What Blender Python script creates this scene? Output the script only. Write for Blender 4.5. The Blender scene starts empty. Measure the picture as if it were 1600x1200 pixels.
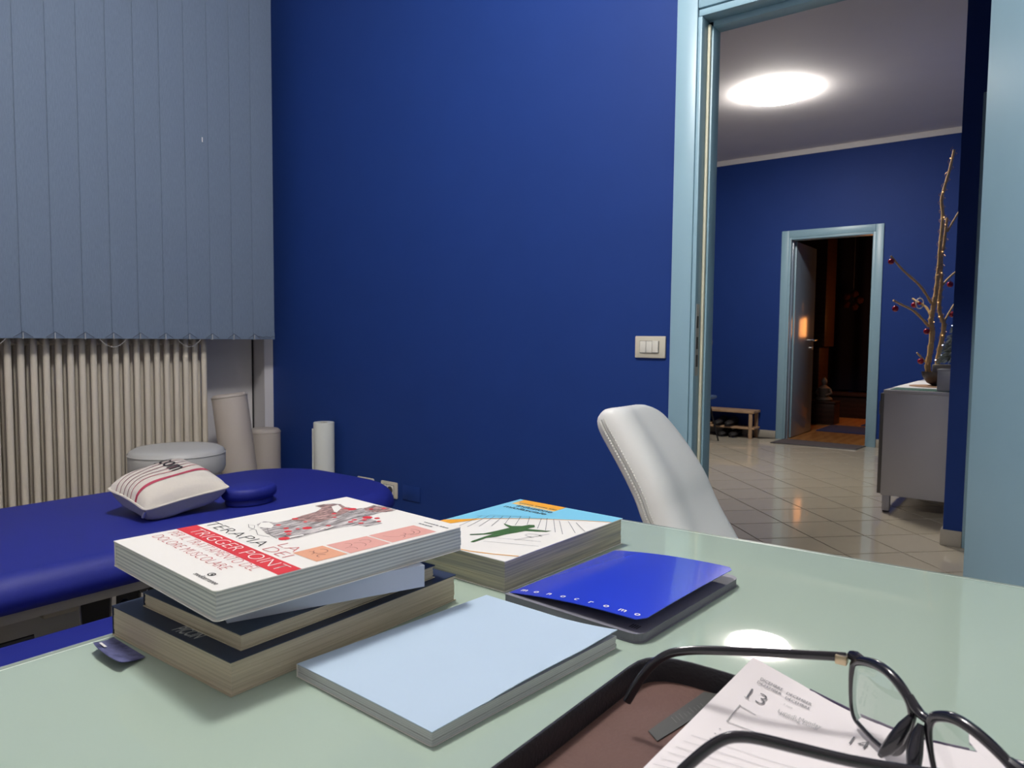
import bpy, bmesh, math, random
from mathutils import Vector, Matrix
random.seed(7)
PI = math.pi
sc = bpy.context.scene
COL = sc.collection

# ------------------------------------------------------------------ camera, light, exposure
FPX, YAW, PITCH, ROLL = 1128.95, .652606, .0631737, -.00948342
CAM = Vector((0, 0, 1.05))
cy, sy = math.cos(YAW), math.sin(YAW)
fw = Vector((-sy*math.cos(PITCH), cy*math.cos(PITCH), -math.sin(PITCH)))
rt = Vector((cy, sy, 0))
dn = fw.cross(rt)
rt, dn = rt*math.cos(ROLL)+dn*math.sin(ROLL), dn*math.cos(ROLL)-rt*math.sin(ROLL)
cd = bpy.data.cameras.new('camera')
cd.sensor_width = 36
cd.lens = FPX/1600*36
cd.clip_start = .02
cd.dof.use_dof = True
cd.dof.focus_distance = 1.0
cd.dof.aperture_fstop = 18
cam = bpy.data.objects.new('camera', cd)
COL.objects.link(cam)
m = Matrix((rt, -dn, -fw)).transposed().to_4x4()
m.translation = CAM
cam.matrix_world = m
sc.camera = cam

w = bpy.data.worlds.new('world')
sc.world = w
w.use_nodes = True
w.node_tree.nodes['Background'].inputs[0].default_value = (.05, .06, .09, 1)
w.node_tree.nodes['Background'].inputs[1].default_value = .3
sc.view_settings.view_transform = 'Standard'
sc.view_settings.look = 'None'
sc.view_settings.gamma = 1
sc.view_settings.use_curve_mapping = False
sc.view_settings.exposure = 0

ROOM_LAMP_W = 108      # ceiling lamp of the treatment room, out of the frame above the desk
HALL_LAMP_E = 100      # emission of the hall's ceiling lamp
FAR_LAMP_W = .12
ld = bpy.data.lights.new('room_lamp', 'POINT')
ld.shadow_soft_size = .15
ld.energy = ROOM_LAMP_W
ld.color = (1, .98, .95)
lo = bpy.data.objects.new('room_lamp', ld)
COL.objects.link(lo)
lo.location = (-1.08, .78, 2.86)


def ray(px, py):
    return rt*((px-800)/FPX)+dn*((py-600)/FPX)+fw
def Z(px, py, z):
    v = ray(px, py)
    return CAM+v*((z-CAM.z)/v.z)
def YP(px, py, y):
    v = ray(px, py)
    return CAM+v*(y/v.y)
def XP(px, py, x):
    v = ray(px, py)
    return CAM+v*(x/v.x)

# ------------------------------------------------------------------ helpers
def smooth(me, ang=35):
    me.polygons.foreach_set('use_smooth', [True]*len(me.polygons))
    me.set_sharp_from_angle(angle=math.radians(ang))

class MB:
    def __init__(s):
        s.v = []; s.f = []
    def add(s, vs, fs):
        n = len(s.v)
        s.v += [Vector(p) for p in vs]
        s.f += [tuple(i+n for i in f) for f in fs]
        return s
    def bm(s, b):
        b.verts.index_update()
        s.add([v.co.copy() for v in b.verts], [tuple(v.index for v in f.verts) for f in b.faces])
        b.free()
        return s
    def box(s, lo, hi, bev=0, seg=2, rz=0, c=None):
        b = bmesh.new()
        bmesh.ops.create_cube(b, size=1)
        lo = Vector(lo); hi = Vector(hi)
        for v in b.verts:
            v.co = Vector((v.co[i]*(hi[i]-lo[i])+(lo[i]+hi[i])/2 for i in range(3)))
        if bev:
            bmesh.ops.bevel(b, geom=b.edges[:], offset=bev, segments=seg, affect='EDGES', profile=.5)
        if rz:
            cc = Vector(c) if c else (lo+hi)/2
            bmesh.ops.rotate(b, verts=b.verts, cent=cc, matrix=Matrix.Rotation(rz, 3, 'Z'))
        return s.bm(b)
    def tube(s, pts, r, n=10, closed=False, cap=True, flat=1):
        pts = [Vector(p) for p in pts]
        N = len(pts)
        rs = r if isinstance(r, (list, tuple)) else [r]*N
        rings = []
        up = None
        for i in range(N):
            if closed:
                t = pts[(i+1) % N]-pts[i-1]
            else:
                t = pts[min(i+1, N-1)]-pts[max(i-1, 0)]
            t.normalize()
            if up is None:
                up = Vector((0, 0, 1)) if abs(t.z) < .9 else Vector((1, 0, 0))
            a = t.cross(up).normalized()
            bb = a.cross(t).normalized()
            up = bb
            rings.append([pts[i]+a*rs[i]*flat*math.cos(2*PI*k/n)+bb*rs[i]*math.sin(2*PI*k/n) for k in range(n)])
        vs = [p for g in rings for p in g]
        fs = []
        for i in range(N if closed else N-1):
            j = (i+1) % N
            for k in range(n):
                fs.append((i*n+k, i*n+(k+1) % n, j*n+(k+1) % n, j*n+k))
        if cap and not closed:
            fs += [tuple(range(n-1, -1, -1)), tuple((N-1)*n+k for k in range(n))]
        return s.add(vs, fs)
    def lathe(s, prof, c=(0, 0, 0), n=32, axis=None):
        c = Vector(c)
        q = Vector((0, 0, 1)).rotation_difference(Vector(axis).normalized()) if axis else None
        vs = []; fs = []
        for r, z in prof:
            for k in range(n):
                p = Vector((max(r, 1e-5)*math.cos(2*PI*k/n), max(r, 1e-5)*math.sin(2*PI*k/n), z))
                vs.append(c+(q @ p if q else p))
        for i in range(len(prof)-1):
            for k in range(n):
                fs.append((i*n+k, i*n+(k+1) % n, (i+1)*n+(k+1) % n, (i+1)*n+k))
        return s.add(vs, fs)
    def prism(s, poly, d0, d1=None):
        """poly: 3D points; extruded by vector d0 (and closed)."""
        poly = [Vector(p) for p in poly]
        d0 = Vector(d0)
        n = len(poly)
        vs = poly+[p+d0 for p in poly]
        fs = [tuple(range(n-1, -1, -1)), tuple(range(n, 2*n))]
        fs += [(i, (i+1) % n, n+(i+1) % n, n+i) for i in range(n)]
        return s.add(vs, fs)
    def grid(s, fn, nu, nv, thick=0):
        """fn(u,v) -> point; thick: second layer displaced by -thick along z, sides closed."""
        P = [[Vector(fn(i/nu, j/nv)) for j in range(nv+1)] for i in range(nu+1)]
        w = nv+1
        vs = [p for r in P for p in r]
        fs = [(i*w+j, (i+1)*w+j, (i+1)*w+j+1, i*w+j+1) for i in range(nu) for j in range(nv)]
        if thick:
            n = len(vs)
            vs = vs+[p-Vector((0, 0, thick)) for p in vs]
            fs += [tuple(n+k for k in reversed(f)) for f in fs[:nu*nv]]
            ring = [i*w for i in range(nu+1)]+[nu*w+j for j in range(1, w)]+[i*w+nv for i in range(nu-1, -1, -1)]+[j for j in range(nv-1, 0, -1)]
            L = len(ring)
            fs += [(ring[(k+1) % L], ring[k], n+ring[k], n+ring[(k+1) % L]) for k in range(L)]
        return s.add(vs, fs)
    def mesh(s, name, mat, sm=True, ang=35, weld=False):
        me = bpy.data.meshes.new(name)
        me.from_pydata([tuple(p) for p in s.v], [], s.f)
        b = bmesh.new(); b.from_mesh(me)
        if weld:
            bmesh.ops.remove_doubles(b, verts=b.verts, dist=1e-5)
        bmesh.ops.recalc_face_normals(b, faces=b.faces)
        b.to_mesh(me); b.free()
        if mat:
            me.materials.append(mat)
        if sm:
            smooth(me, ang)
        return me
    def obj(s, name, mat, parent=None, sm=True, ang=35, weld=False):
        return link(name, s.mesh(name, mat, sm, ang, weld), parent)

def link(name, me, parent=None):
    o = bpy.data.objects.new(name, me)
    COL.objects.link(o)
    if parent:
        o.parent = parent
        o.matrix_parent_inverse = Matrix.Translation(-parent_loc(parent))
    return o
def parent_loc(p):
    return Vector(p.location) if p.data is None else Vector((0, 0, 0))

def thing(name, label, cat, loc=(0, 0, 0), group=None):
    o = bpy.data.objects.new(name, None)
    COL.objects.link(o)
    o.location = loc
    o.empty_display_size = .05
    return tag(o, label, cat, group)
def tag(o, label, cat, group=None):
    o['label'] = label
    o['category'] = cat
    if group:
        o['group'] = group
    return o
def struct(o, label=None):
    o['kind'] = 'structure'
    if label:
        o['label'] = label
    return o
def lab(o, t):
    o['label'] = t
    return o
def stuff(o):
    o['kind'] = 'stuff'
    return o

def srgb(r, g, b):
    f = lambda c: c/12.92 if c <= .04045 else ((c+.055)/1.055)**2.4
    return (f(r/255), f(g/255), f(b/255))

MATS = {}
def mat(name, col, rough=.5, metal=0, spec=.5, noise=0, nscale=40, bump=0, bscale=200, coat=0, sheen=0, trans=0, ior=1.5, emit=None, estr=0, stretch=None, col2=None):
    if name in MATS:
        return MATS[name]
    M = bpy.data.materials.new(name)
    M.use_nodes = True
    nt = M.node_tree
    B = nt.nodes['Principled BSDF']
    B.inputs['Base Color'].default_value = (*col, 1)
    B.inputs['Roughness'].default_value = rough
    B.inputs['Metallic'].default_value = metal
    B.inputs['Specular IOR Level'].default_value = spec
    B.inputs['Coat Weight'].default_value = coat
    B.inputs['Coat Roughness'].default_value = .04
    B.inputs['Sheen Weight'].default_value = sheen
    B.inputs['Transmission Weight'].default_value = trans
    B.inputs['IOR'].default_value = ior
    if emit:
        B.inputs['Emission Color'].default_value = (*emit, 1)
        B.inputs['Emission Strength'].default_value = estr
    co = None
    if noise or bump:
        tc = nt.nodes.new('ShaderNodeTexCoord')
        mp = nt.nodes.new('ShaderNodeMapping')
        nt.links.new(tc.outputs['Object'], mp.inputs[0])
        if stretch:
            mp.inputs['Scale'].default_value = stretch
        co = mp.outputs[0]
    if noise:
        n = nt.nodes.new('ShaderNodeTexNoise')
        n.inputs['Scale'].default_value = nscale
        n.inputs['Detail'].default_value = 5
        nt.links.new(co, n.inputs['Vector'])
        rp = nt.nodes.new('ShaderNodeMix')
        rp.data_type = 'RGBA'
        c2 = col2 or tuple(min(1, c*(1+noise)) for c in col)
        c1 = tuple(c*(1-noise) for c in col) if not col2 else col
        rp.inputs[6].default_value = (*c1, 1)
        rp.inputs[7].default_value = (*c2, 1)
        if col2:
            mr = nt.nodes.new('ShaderNodeMapRange')
            mr.inputs[1].default_value = .36
            mr.inputs[2].default_value = .64
            nt.links.new(n.outputs[0], mr.inputs[0])
            nt.links.new(mr.outputs[0], rp.inputs[0])
        else:
            nt.links.new(n.outputs[0], rp.inputs[0])
        nt.links.new(rp.outputs[2], B.inputs['Base Color'])
    if bump:
        n2 = nt.nodes.new('ShaderNodeTexNoise')
        n2.inputs['Scale'].default_value = bscale
        n2.inputs['Detail'].default_value = 4
        nt.links.new(co, n2.inputs['Vector'])
        bp = nt.nodes.new('ShaderNodeBump')
        bp.inputs['Strength'].default_value = bump
        bp.inputs['Distance'].default_value = .002
        nt.links.new(n2.outputs[0], bp.inputs['Height'])
        nt.links.new(bp.outputs[0], B.inputs['Normal'])
    MATS[name] = M
    return M

def wave_mat(name, c1, c2, scale, axis='Z', rough=.7, distort=1.5, noise=True, dscale=2, prof='SIN'):
    if name in MATS:
        return MATS[name]
    M = mat(name, c1, rough, spec=.15 if 'red_brown' in name else .5)
    nt = M.node_tree
    tc = nt.nodes.new('ShaderNodeTexCoord')
    wv = nt.nodes.new('ShaderNodeTexWave')
    wv.bands_direction = axis
    wv.wave_profile = prof
    wv.inputs['Scale'].default_value = scale
    wv.inputs['Distortion'].default_value = distort
    wv.inputs['Detail'].default_value = 3
    wv.inputs['Detail Scale'].default_value = dscale
    nt.links.new(tc.outputs['Object'], wv.inputs['Vector'])
    mx = nt.nodes.new('ShaderNodeMix')
    mx.data_type = 'RGBA'
    mx.inputs[6].default_value = (*c1, 1)
    mx.inputs[7].default_value = (*c2, 1)
    nt.links.new(wv.outputs[0], mx.inputs[0])
    nt.links.new(mx.outputs[2], nt.nodes['Principled BSDF'].inputs['Base Color'])
    return M

# ------------------------------------------------------------------ materials
BLUE = mat('blue_wall_paint', (.0115, .041, .205), .6, noise=.05, nscale=6, bump=.15, bscale=260, spec=.22)
WHITEWALL = mat('white_wall_paint', (.68, .66, .66), .7, noise=.04, nscale=5, bump=.15, bscale=200, spec=.3)
CEIL = mat('ceiling_paint', (.80, .77, .77), .8, noise=.03, nscale=4, bump=.1, bscale=150, spec=.2)
TEAL = mat('pale_blue_lacquer', (.265, .42, .505), .35, noise=.03, nscale=8, spec=.45)
TEALD = mat('grey_door_lacquer', (.26, .33, .42), .15, noise=.03, nscale=8, spec=.6)
CREAM = mat('cream_rubber', (.72, .69, .52), .6)
GROUT = mat('dark_grout', (.045, .038, .03), .9, noise=.2, nscale=60)
TILE = mat('glossy_beige_tile', (.58, .515, .40), .085, noise=.07, nscale=3, spec=.6, coat=.3)
BASEB = mat('beige_skirting_tile', (.42, .385, .32), .25, noise=.06, nscale=8)
IVORY = mat('ivory_plastic', (.62, .58, .47), .35, noise=.03, nscale=30)
WHITEPL = mat('white_plastic', (.74, .72, .64), .3)
DARK = mat('black_plastic', (.012, .012, .016), .35)
BLACKM = mat('black_metal', (.015, .015, .02), .4, metal=.3)
CHROME = mat('brushed_steel', (.55, .55, .56), .28, metal=1, noise=.05, nscale=60)
STEELG = mat('grey_painted_steel', (.36, .35, .33), .4, metal=.2)
ENAMEL = mat('cream_radiator_enamel', (.66, .60, .50), .35, noise=.02, nscale=10)
BLIND = mat('blind_fabric', (.165, .215, .295), .9, noise=.22, nscale=80, stretch=(1, 6, .5), bump=.3, bscale=700, spec=.2)
CORD = mat('dark_cord', (.03, .035, .06), .7)
BEAD = mat('pale_bead_cord', (.45, .45, .45), .6)
VINYL = mat('blue_vinyl', (.014, .021, .215), .52, noise=.05, nscale=20, bump=.25, bscale=500, spec=.32)
LINEN = mat('cream_linen', (.66, .61, .54), .95, noise=.05, nscale=150, bump=.5, bscale=900, sheen=.2)
LINENU = mat('shaded_linen', (.40, .39, .44), .95, noise=.06, nscale=120, bump=.5, bscale=900)  # cushion underside: shade put into a darker, bluer linen colour
REDSTRIPE = mat('dark_red_print', (.40, .05, .09), .9)
DKSTRIPE = mat('maroon_print', (.20, .05, .08), .9)
INK = mat('black_ink', (.015, .015, .018), .7)
GREYINK = mat('grey_ink', (.13, .13, .14), .8)
STOOLV = mat('grey_vinyl', (.50, .50, .48), .4, noise=.03, nscale=12, bump=.2, bscale=400)
BOLST = mat('beige_vinyl', (.47, .42, .375), .5, noise=.03, nscale=12, bump=.2, bscale=300)
PAPERW = mat('white_paper', (.84, .82, .79), .7, noise=.02, nscale=30)
ROLLP = mat('paper_roll_white', (.66, .68, .64), .85, bump=.3, bscale=300)
LEATHW = mat('white_leather', (.82, .82, .79), .36, noise=.02, nscale=10, bump=.12, bscale=350)
STITCH = mat('ivory_thread', (.80, .79, .74), .8)
GLASSTOP = mat('pale_green_backpainted_glass', (.375, .468, .39), .5, coat=1, spec=.0)
GLASSTOP.node_tree.nodes['Principled BSDF'].inputs['Coat Roughness'].default_value = .015
GLASSEDGE = mat('green_glass_edge', (.60, .72, .60), .15, spec=.6)
CABW = mat('light_grey_laminate', (.50, .48, .48), .35, noise=.02, nscale=8)
CABD = mat('dark_grey_laminate', (.12, .11, .10), .4)
WOODL = wave_mat('light_oak', (.46, .30, .18), (.36, .22, .12), 6, 'Y', .5, 4)
WOODD = wave_mat('red_brown_wood', (.034, .015, .011), (.024, .011, .008), 5, 'Z', .45, 4)
WOODF = wave_mat('orange_wood_floor', (.34, .17, .06), (.25, .11, .035), 3, 'X', .3, 5)
BRANCH = mat('driftwood', (.66, .44, .19), .7, noise=.2, nscale=30, bump=.6, bscale=80)  # base colour raised to carry the warm glow of the fairy lights
REDBALL = mat('red_bauble', (.35, .012, .03), .25)
FAIRY = mat('warm_fairy_light', (1, .8, .5), .4, emit=(1, .62, .25), estr=1.6)
FAIRYW = mat('white_fairy_light', (1, 1, 1), .4, emit=(.75, .8, 1), estr=4)
WIRE = mat('copper_wire', (.4, .22, .1), .4, metal=.7)
BOWLM = mat('dark_brown_bowl', (.03, .018, .015), .4)
ZINC = mat('zinc_planter', (.40, .40, .42), .45, metal=.6, noise=.2, nscale=14)
FIRG = mat('frosted_fir', (.16, .20, .15), .8, noise=.4, nscale=30, col2=(.55, .58, .55))
RUGG = mat('grey_doormat', (.085, .075, .08), .95, noise=.2, nscale=90, bump=.6, bscale=300)
BLUEFAB = mat('blue_fabric', (.06, .10, .20), .85, bump=.3, bscale=400)
CURT = mat('navy_curtain', (.006, .006, .015), .95, spec=.02)
NAVYMAT = mat('navy_mat', (.02, .03, .10), .95, bump=.4, bscale=300)
NAVY = mat('navy_card', (.014, .026, .062), .45, noise=.05, nscale=30)
PAGEY = mat('yellowed_pages', (.60, .54, .40), .9, noise=.2, nscale=3, stretch=(2, 2, 260), col2=(.46, .41, .30))
PAGEG = wave_mat('grey_white_pages', (.66, .67, .63), (.42, .45, .45), 95, 'Z', .9, .25)
PAGEW = wave_mat('white_pages', (.62, .64, .64), (.5, .52, .52), 170, 'Z', .9, .5)
PAGEB = mat('tan_grey_pages', (.54, .50, .37), .9, noise=.2, nscale=3, stretch=(2, 2, 110), col2=(.30, .295, .27))
COVERW = mat('ivory_card', (.82, .80, .75), .4, spec=.4)
RED = mat('red_print', (.62, .025, .035), .45)
REDI = mat('red_ink', (.52, .05, .06), .6)
PINK = mat('pink_print', (.66, .33, .28), .5, noise=.06, nscale=40)
ORPINK = mat('salmon_print', (.68, .33, .20), .5, noise=.06, nscale=40)
SKY = mat('sky_blue_card', (.44, .56, .69), .6, noise=.015, nscale=20, spec=.3)
SKYS = mat('pale_blue_spine', (.50, .55, .66), .5)
SKYIN = mat('blue_card_inside', (.10, .20, .52), .6)
AQUA = mat('aqua_print', (.20, .56, .76), .4)
ORANGE = mat('orange_print', (.78, .36, .02), .45)
GREEN = mat('green_print', (.035, .11, .02), .5, noise=.3, nscale=80)
GLOSSB = mat('glossy_blue_card', (.022, .050, .62), .22, coat=.6, spec=.5)
GREYCARD = mat('grey_notebook_card', (.19, .19, .225), .5)
LILAC = mat('grey_lilac_card', (.20, .20, .25), .5)
PATT = mat('blue_mottled_print', (.02, .025, .105), .5, noise=.5, nscale=110, col2=(.11, .12, .26))
LEATHB = mat('black_leather', (.016, .016, .021), .45, bump=.3, bscale=400)
LINING = mat('brown_lining', (.115, .058, .046), .75, noise=.08, nscale=30, bump=.3, bscale=300)
PATCH = mat('dark_grey_patch', (.055, .056, .052), .6)
LGREY = mat('light_grey_print', (.35, .35, .35), .6)
ACET = mat('black_acetate', (.012, .011, .017), .16, coat=.4)
ACETG = mat('grey_acetate', (.16, .15, .16), .18, coat=.4)
LENS = mat('clear_lens', (1, 1, 1), 0.0, trans=1, ior=1.38)
CARDBLUE = mat('plum_cover', (.035, .02, .07), .5)
LAMPW = mat('lamp_diffuser', (1, 1, 1), .5, emit=(1, .95, .88), estr=HALL_LAMP_E)
ORLAMP = mat('orange_lampshade', (1, .5, .2), .6, emit=(1, .36, .09), estr=5.5)
MUSCLE = mat('engraved_muscle', (.05, .04, .04), .6, noise=.2, nscale=3, stretch=(190, 22, 1), col2=(.62, .58, .57))
MUSCLER = mat('engraved_muscle_brown', (.06, .03, .03), .6, noise=.2, nscale=3, stretch=(150, 40, 1), col2=(.48, .30, .27))
DIARYP = mat('diary_paper', (.82, .77, .77), .75)

# ------------------------------------------------------------------ text and print helpers
class Frame:
    def __init__(s, o, x, y):
        s.o = Vector(o); s.x = Vector(x).normalized(); s.y = Vector(y).normalized(); s.n = s.x.cross(s.y).normalized()
    def w(s, a, b, c=0):
        return s.o+s.x*a+s.y*b+s.n*c

def text(name, body, F, x, y, size, mt, parent, width=None, align='LEFT', thin=0, shear=0, h=.0002, spacing=1, rot=0):
    cu = bpy.data.curves.new(name, 'FONT')
    cu.body = body
    cu.size = 1
    cu.align_x = align
    cu.offset = thin
    cu.shear = shear
    cu.space_character = spacing
    cu.resolution_u = 4
    t = bpy.data.objects.new('tmp', cu)
    COL.objects.link(t)
    dg = bpy.context.evaluated_depsgraph_get()
    me = bpy.data.meshes.new_from_object(t.evaluated_get(dg))
    bpy.data.objects.remove(t)
    xs = [v.co.x for v in me.vertices] or [0]
    k = size/.72
    kx = k
    if width:
        kx = width/(max(xs)-min(xs))
    cr, sr = math.cos(rot), math.sin(rot)
    for v in me.vertices:
        a, b = v.co.x*kx, v.co.y*k
        v.co = F.w(x+a*cr-b*sr, y+a*sr+b*cr, h)
    me.materials.clear()
    me.materials.append(mt)
    return link(name, me, parent)

def patch(name, F, polys, mt, parent, h=.0002):
    mb = MB()
    for p in polys:
        mb.add([F.w(a, b, h) for a, b in p], [tuple(range(len(p)))])
    me = bpy.data.meshes.new(name)
    me.from_pydata([tuple(p) for p in mb.v], [], mb.f)
    b = bmesh.new(); b.from_mesh(me)
    bmesh.ops.triangulate(b, faces=b.faces)
    bmesh.ops.recalc_face_normals(b, faces=b.faces)
    for f in b.faces:
        if f.normal.dot(F.n) < 0:
            f.normal_flip()
    b.to_mesh(me); b.free()
    me.materials.append(mt)
    o = link(name, me, parent)
    return stuff(o) if len(polys) > 1 else o

def strip(pts, w):
    """polyline -> polygon of width w in 2D"""
    L, R = [], []
    for i, p in enumerate(pts):
        a = Vector(pts[max(i-1, 0)]); b = Vector(pts[min(i+1, len(pts)-1)])
        t = (b-a).normalized()
        n = Vector((-t.y, t.x))*w/2
        L.append((p[0]+n.x, p[1]+n.y)); R.append((p[0]-n.x, p[1]-n.y))
    return L+R[::-1]
def strips(pts, w):
    return [strip([pts[i], pts[i+1]], w) for i in range(len(pts)-1)]
def disc(c, r, n=14, k=1):
    return [(c[0]+r*math.cos(2*PI*i/n), c[1]+r*k*math.sin(2*PI*i/n)) for i in range(n)]

# ------------------------------------------------------------------ ROOM SHELL
YB = 2.30          # blue wall plane
XW = -3.373        # left wall plane
CZ = 3.03
DX0, DX1, DZ = -.985, -.19, 2.10     # near door opening
WT = .105           # blue wall thickness
mb = MB()
mb.box((XW-.3, YB, -.02), (-1.0, YB+WT, CZ))
mb.box((DX1+.03, YB, -.02), (1.0, YB+WT, CZ))
mb.box((-1.0, YB, DZ+.03), (DX1+.03, YB+WT, CZ))
struct(mb.obj('wall_back', BLUE, sm=False), 'blue painted wall between treatment room and hall')
mb = MB()
mb.box((XW-.35, -1.6, -.02), (XW-.14, YB+.0, CZ))                      # niche back
mb.prism([(XW, 2.247, -.02), (XW, YB, -.02), (XW-.14, YB, -.02), (XW-.1395, 2.272, -.02)], (0, 0, CZ+.02))
mb.box((XW-.14, -1.6, -.02), (XW, -.6, CZ))
struct(mb.obj('wall_left', WHITEWALL, sm=False), 'white wall with a recessed radiator niche')
t = MB().box((XW-.145, 2.262, 0), (XW-.134, 2.268, 2.9)).obj('trim_1', DARK, sm=False)
struct(t, 'thin dark vertical joint in the niche corner')
struct(MB().box((1.0, -1.6, -.02), (1.12, YB+WT, CZ)).obj('wall_right', WHITEWALL, sm=False))
struct(MB().box((XW-.35, -1.72, -.02), (1.12, -1.6, CZ)).obj('wall_front', WHITEWALL, sm=False))
struct(MB().box((XW-.35, -1.72, CZ), (1.12, YB+WT, CZ+.1)).obj('ceiling', CEIL, sm=False), 'white ceiling of the treatment room')

# hall
YF = 7.88
HL = -4.6
XR, YR = -.463, 4.303
FD0, FD1, FDZ = -2.365, -1.53, 2.135  # far door opening
mb = MB()
mb.box((HL, YF, -.02), (FD0, YF+.12, CZ))
mb.box((FD1, YF, -.02), (XR+.1, YF+.12, CZ))
mb.box((FD0, YF, FDZ), (FD1, YF+.12, CZ))
struct(mb.obj('wall_hall_far', BLUE, sm=False), 'far blue wall of the hall with a doorway')
struct(MB().box((HL-.1, YB+WT, -.02), (HL, YF+.12, CZ)).obj('wall_hall_left', BLUE, sm=False))
struct(MB().box((XR, YR, -.02), (1.12, YF, CZ)).obj('wall_hall_right', BLUE, sm=False), 'blue wall corner beside the cabinet')
struct(MB().box((1.0, YB+WT, -.02), (1.12, YR, CZ)).obj('wall_hall_side', BLUE, sm=False))
struct(MB().box((HL-.1, YB+WT, CZ), (1.12, YF+.12, CZ+.1)).obj('ceiling_hall', CEIL, sm=False), 'grey white hall ceiling')
struct(MB().box((HL, YF-.012, CZ-.055), (XR, YF, CZ), .004).obj('trim_2', mat('cornice_white', (.75, .72, .70), .6), sm=False), 'white cornice strip at top of far wall')
# skirting
struct(MB().box((HL, YF-.011, 0), (FD0-.075, YF, .082), .003).obj('baseboard_far', BASEB), 'beige tile skirting left of the far doorway')
struct(MB().box((FD1+.075, YF-.011, 0), (XR, YF, .082), .003).obj('baseboard_far', BASEB), 'beige tile skirting right of the far doorway')
struct(MB().box((XR-.011, YR-.011, 0), (-.378, YR, .083), .003).obj('baseboard_right', BASEB), 'beige tile skirting at foot of the blue wall corner')
struct(MB().box((XR-.011, YR, 0), (XR, YF-.012, .083), .003).obj('baseboard_side', BASEB))
# side doorway casing seen edge-on beside the near door leaf
mb = MB()
mb.box((-.377, YR-.014, 0), (-.30, YR, 2.28), .004)
mb.box((-.30, YR-.014, 2.20), (.55, YR, 2.28), .004)
mb.box((.55, YR-.014, 0), (.63, YR, 2.28), .004)
d3 = struct(mb.obj('door_3', TEAL), 'pale blue door casing on the hall side wall')
MB().box((-.30, YR-.006, 0), (.55, YR+.0, 2.20)).obj('leaf', TEALD, d3, sm=False)

# floor: grout bed with diagonal glossy tiles
fl = MB().box((XW-.35, -1.72, -.05), (1.12, YF+.06, -.0035)).obj('floor', GROUT, sm=False)
struct(fl, 'floor of glossy beige tiles laid diagonally')
TS = .3085
hs = TS/2-.0036
b = bmesh.new()
bmesh.ops.create_cube(b, size=1)
for v in b.verts:
    v.co = Vector((v.co.x*2*hs, v.co.y*2*hs, v.co.z*.004-.002))
bmesh.ops.bevel(b, geom=[e for e in b.edges if all(v.co.z > -.001 for v in e.verts)], offset=.0009, segments=1, affect='EDGES')
mb = MB(); mb.bm(b)
tile_me = mb.mesh('tile', TILE, sm=False)
O = Vector((-1.2545, 4.4505, 0))
rest = MB()
ca = math.cos(PI/4)
nt_ = 0
for i in range(-32, 33):
    for j in range(-32, 33):
        c = O+Vector((ca*(i-j), ca*(i+j), 0))*TS
        if not (XW-.1 < c.x < .9 and -1.4 < c.y < YF-.1):
            continue
        if c.x > XR+.2 and c.y > YR+.2:
            continue
        s = -c.x/max(c.y, .1)
        if c.y > 3.3 and .10 < s < .47:
            o = link('tile', tile_me, fl)
            o.location = c
            o.rotation_euler = (0, 0, PI/4)
            o.matrix_parent_inverse = Matrix()
            nt_ += 1
        else:
            R = Matrix.Rotation(PI/4, 3, 'Z')
            rest.add([R @ v.co+c for v in tile_me.vertices], [tuple(p.vertices) for p in tile_me.polygons])
stuff(rest.obj('tile_field', TILE, fl, sm=False))

# ------------------------------------------------------------------ NEAR DOOR
d1 = bpy.data.objects.new('door_1', None)
COL.objects.link(d1)
d1.location = (DX0, YB, 0)
struct(d1, 'pale blue door frame with open door leaf')
mb = MB()
mb.box((-1.072, YB-.016, 0), (-1.0, YB, DZ+.10), .003)
mb.obj('casing', TEAL, d1)
mb = MB().box((-.998, YB-.016, DZ+.026), (DX1+.026, YB, DZ+.10), .003)
mb.obj('casing', TEAL, d1)
MB().box((DX1+.028, YB-.016, 0), (DX1+.10, YB, DZ+.10), .003).obj('casing', TEAL, d1)
mb = MB()
mb.box((-.999, YB-.012, 0), (DX0, YB+.045, DZ+.0), .002)
mb.box((-.9968, YB-.0122, DZ+.0005), (DX1+.022, YB+.045, DZ+.022), .002)
mb.obj('jamb', TEAL, d1)
MB().box((DX1, YB-.012, 0), (DX1+.025, YB+WT, DZ), .002).obj('jamb', TEAL, d1)
mb = MB()
mb.box((-.997, YB+.046, 0), (-.969, YB+WT, DZ+.0), .002)
mb.box((-.997, YB+.046, DZ-.018), (DX1, YB+WT, DZ+.03), .002)
lab(mb.obj('door_stop', TEAL, d1), 'rebated inner lining of the door frame')
lab(MB().box((DX0, YB+.032, 0), (-.975, YB+.0455, DZ-.012), .003).obj('door_seal', CREAM, d1), 'cream rubber door seal')
sp = MB()
sp.box((DX0-.001, YB-.002, .93), (DX0+.0015, YB+.022, 1.17), .0005)
sp = lab(sp.obj('strike_plate', STEELG, d1), 'grey metal strike plate')
MB().box((DX0, YB+.001, 1.02), (DX0+.002, YB+.016, 1.06)).obj('latch_slot', DARK, sp, sm=False)
MB().box((DX0, YB+.001, .96), (DX0+.002, YB+.016, 1.0)).obj('latch_slot', DARK, sp, sm=False)
MB().box((DX0, YB+.001, 1.09), (DX0+.002, YB+.016, 1.13)).obj('latch_slot', DARK, sp, sm=False)
la = math.radians(114)
ldir = Vector((-math.cos(la), -math.sin(la), 0))
ln = Vector((ldir.y, -ldir.x, 0))   # away from the camera
h0 = Vector((DX1-.003, YB-.020, 0))
mb = MB().prism([h0, h0+ldir*.78, h0+ldir*.78-ln*.042, h0-ln*.042], (0, 0, DZ-.008))
leafo = lab(mb.obj('leaf', TEAL, d1, sm=False), 'flat pale blue door leaf opened into the room')
hp = h0+ldir*.72
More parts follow.
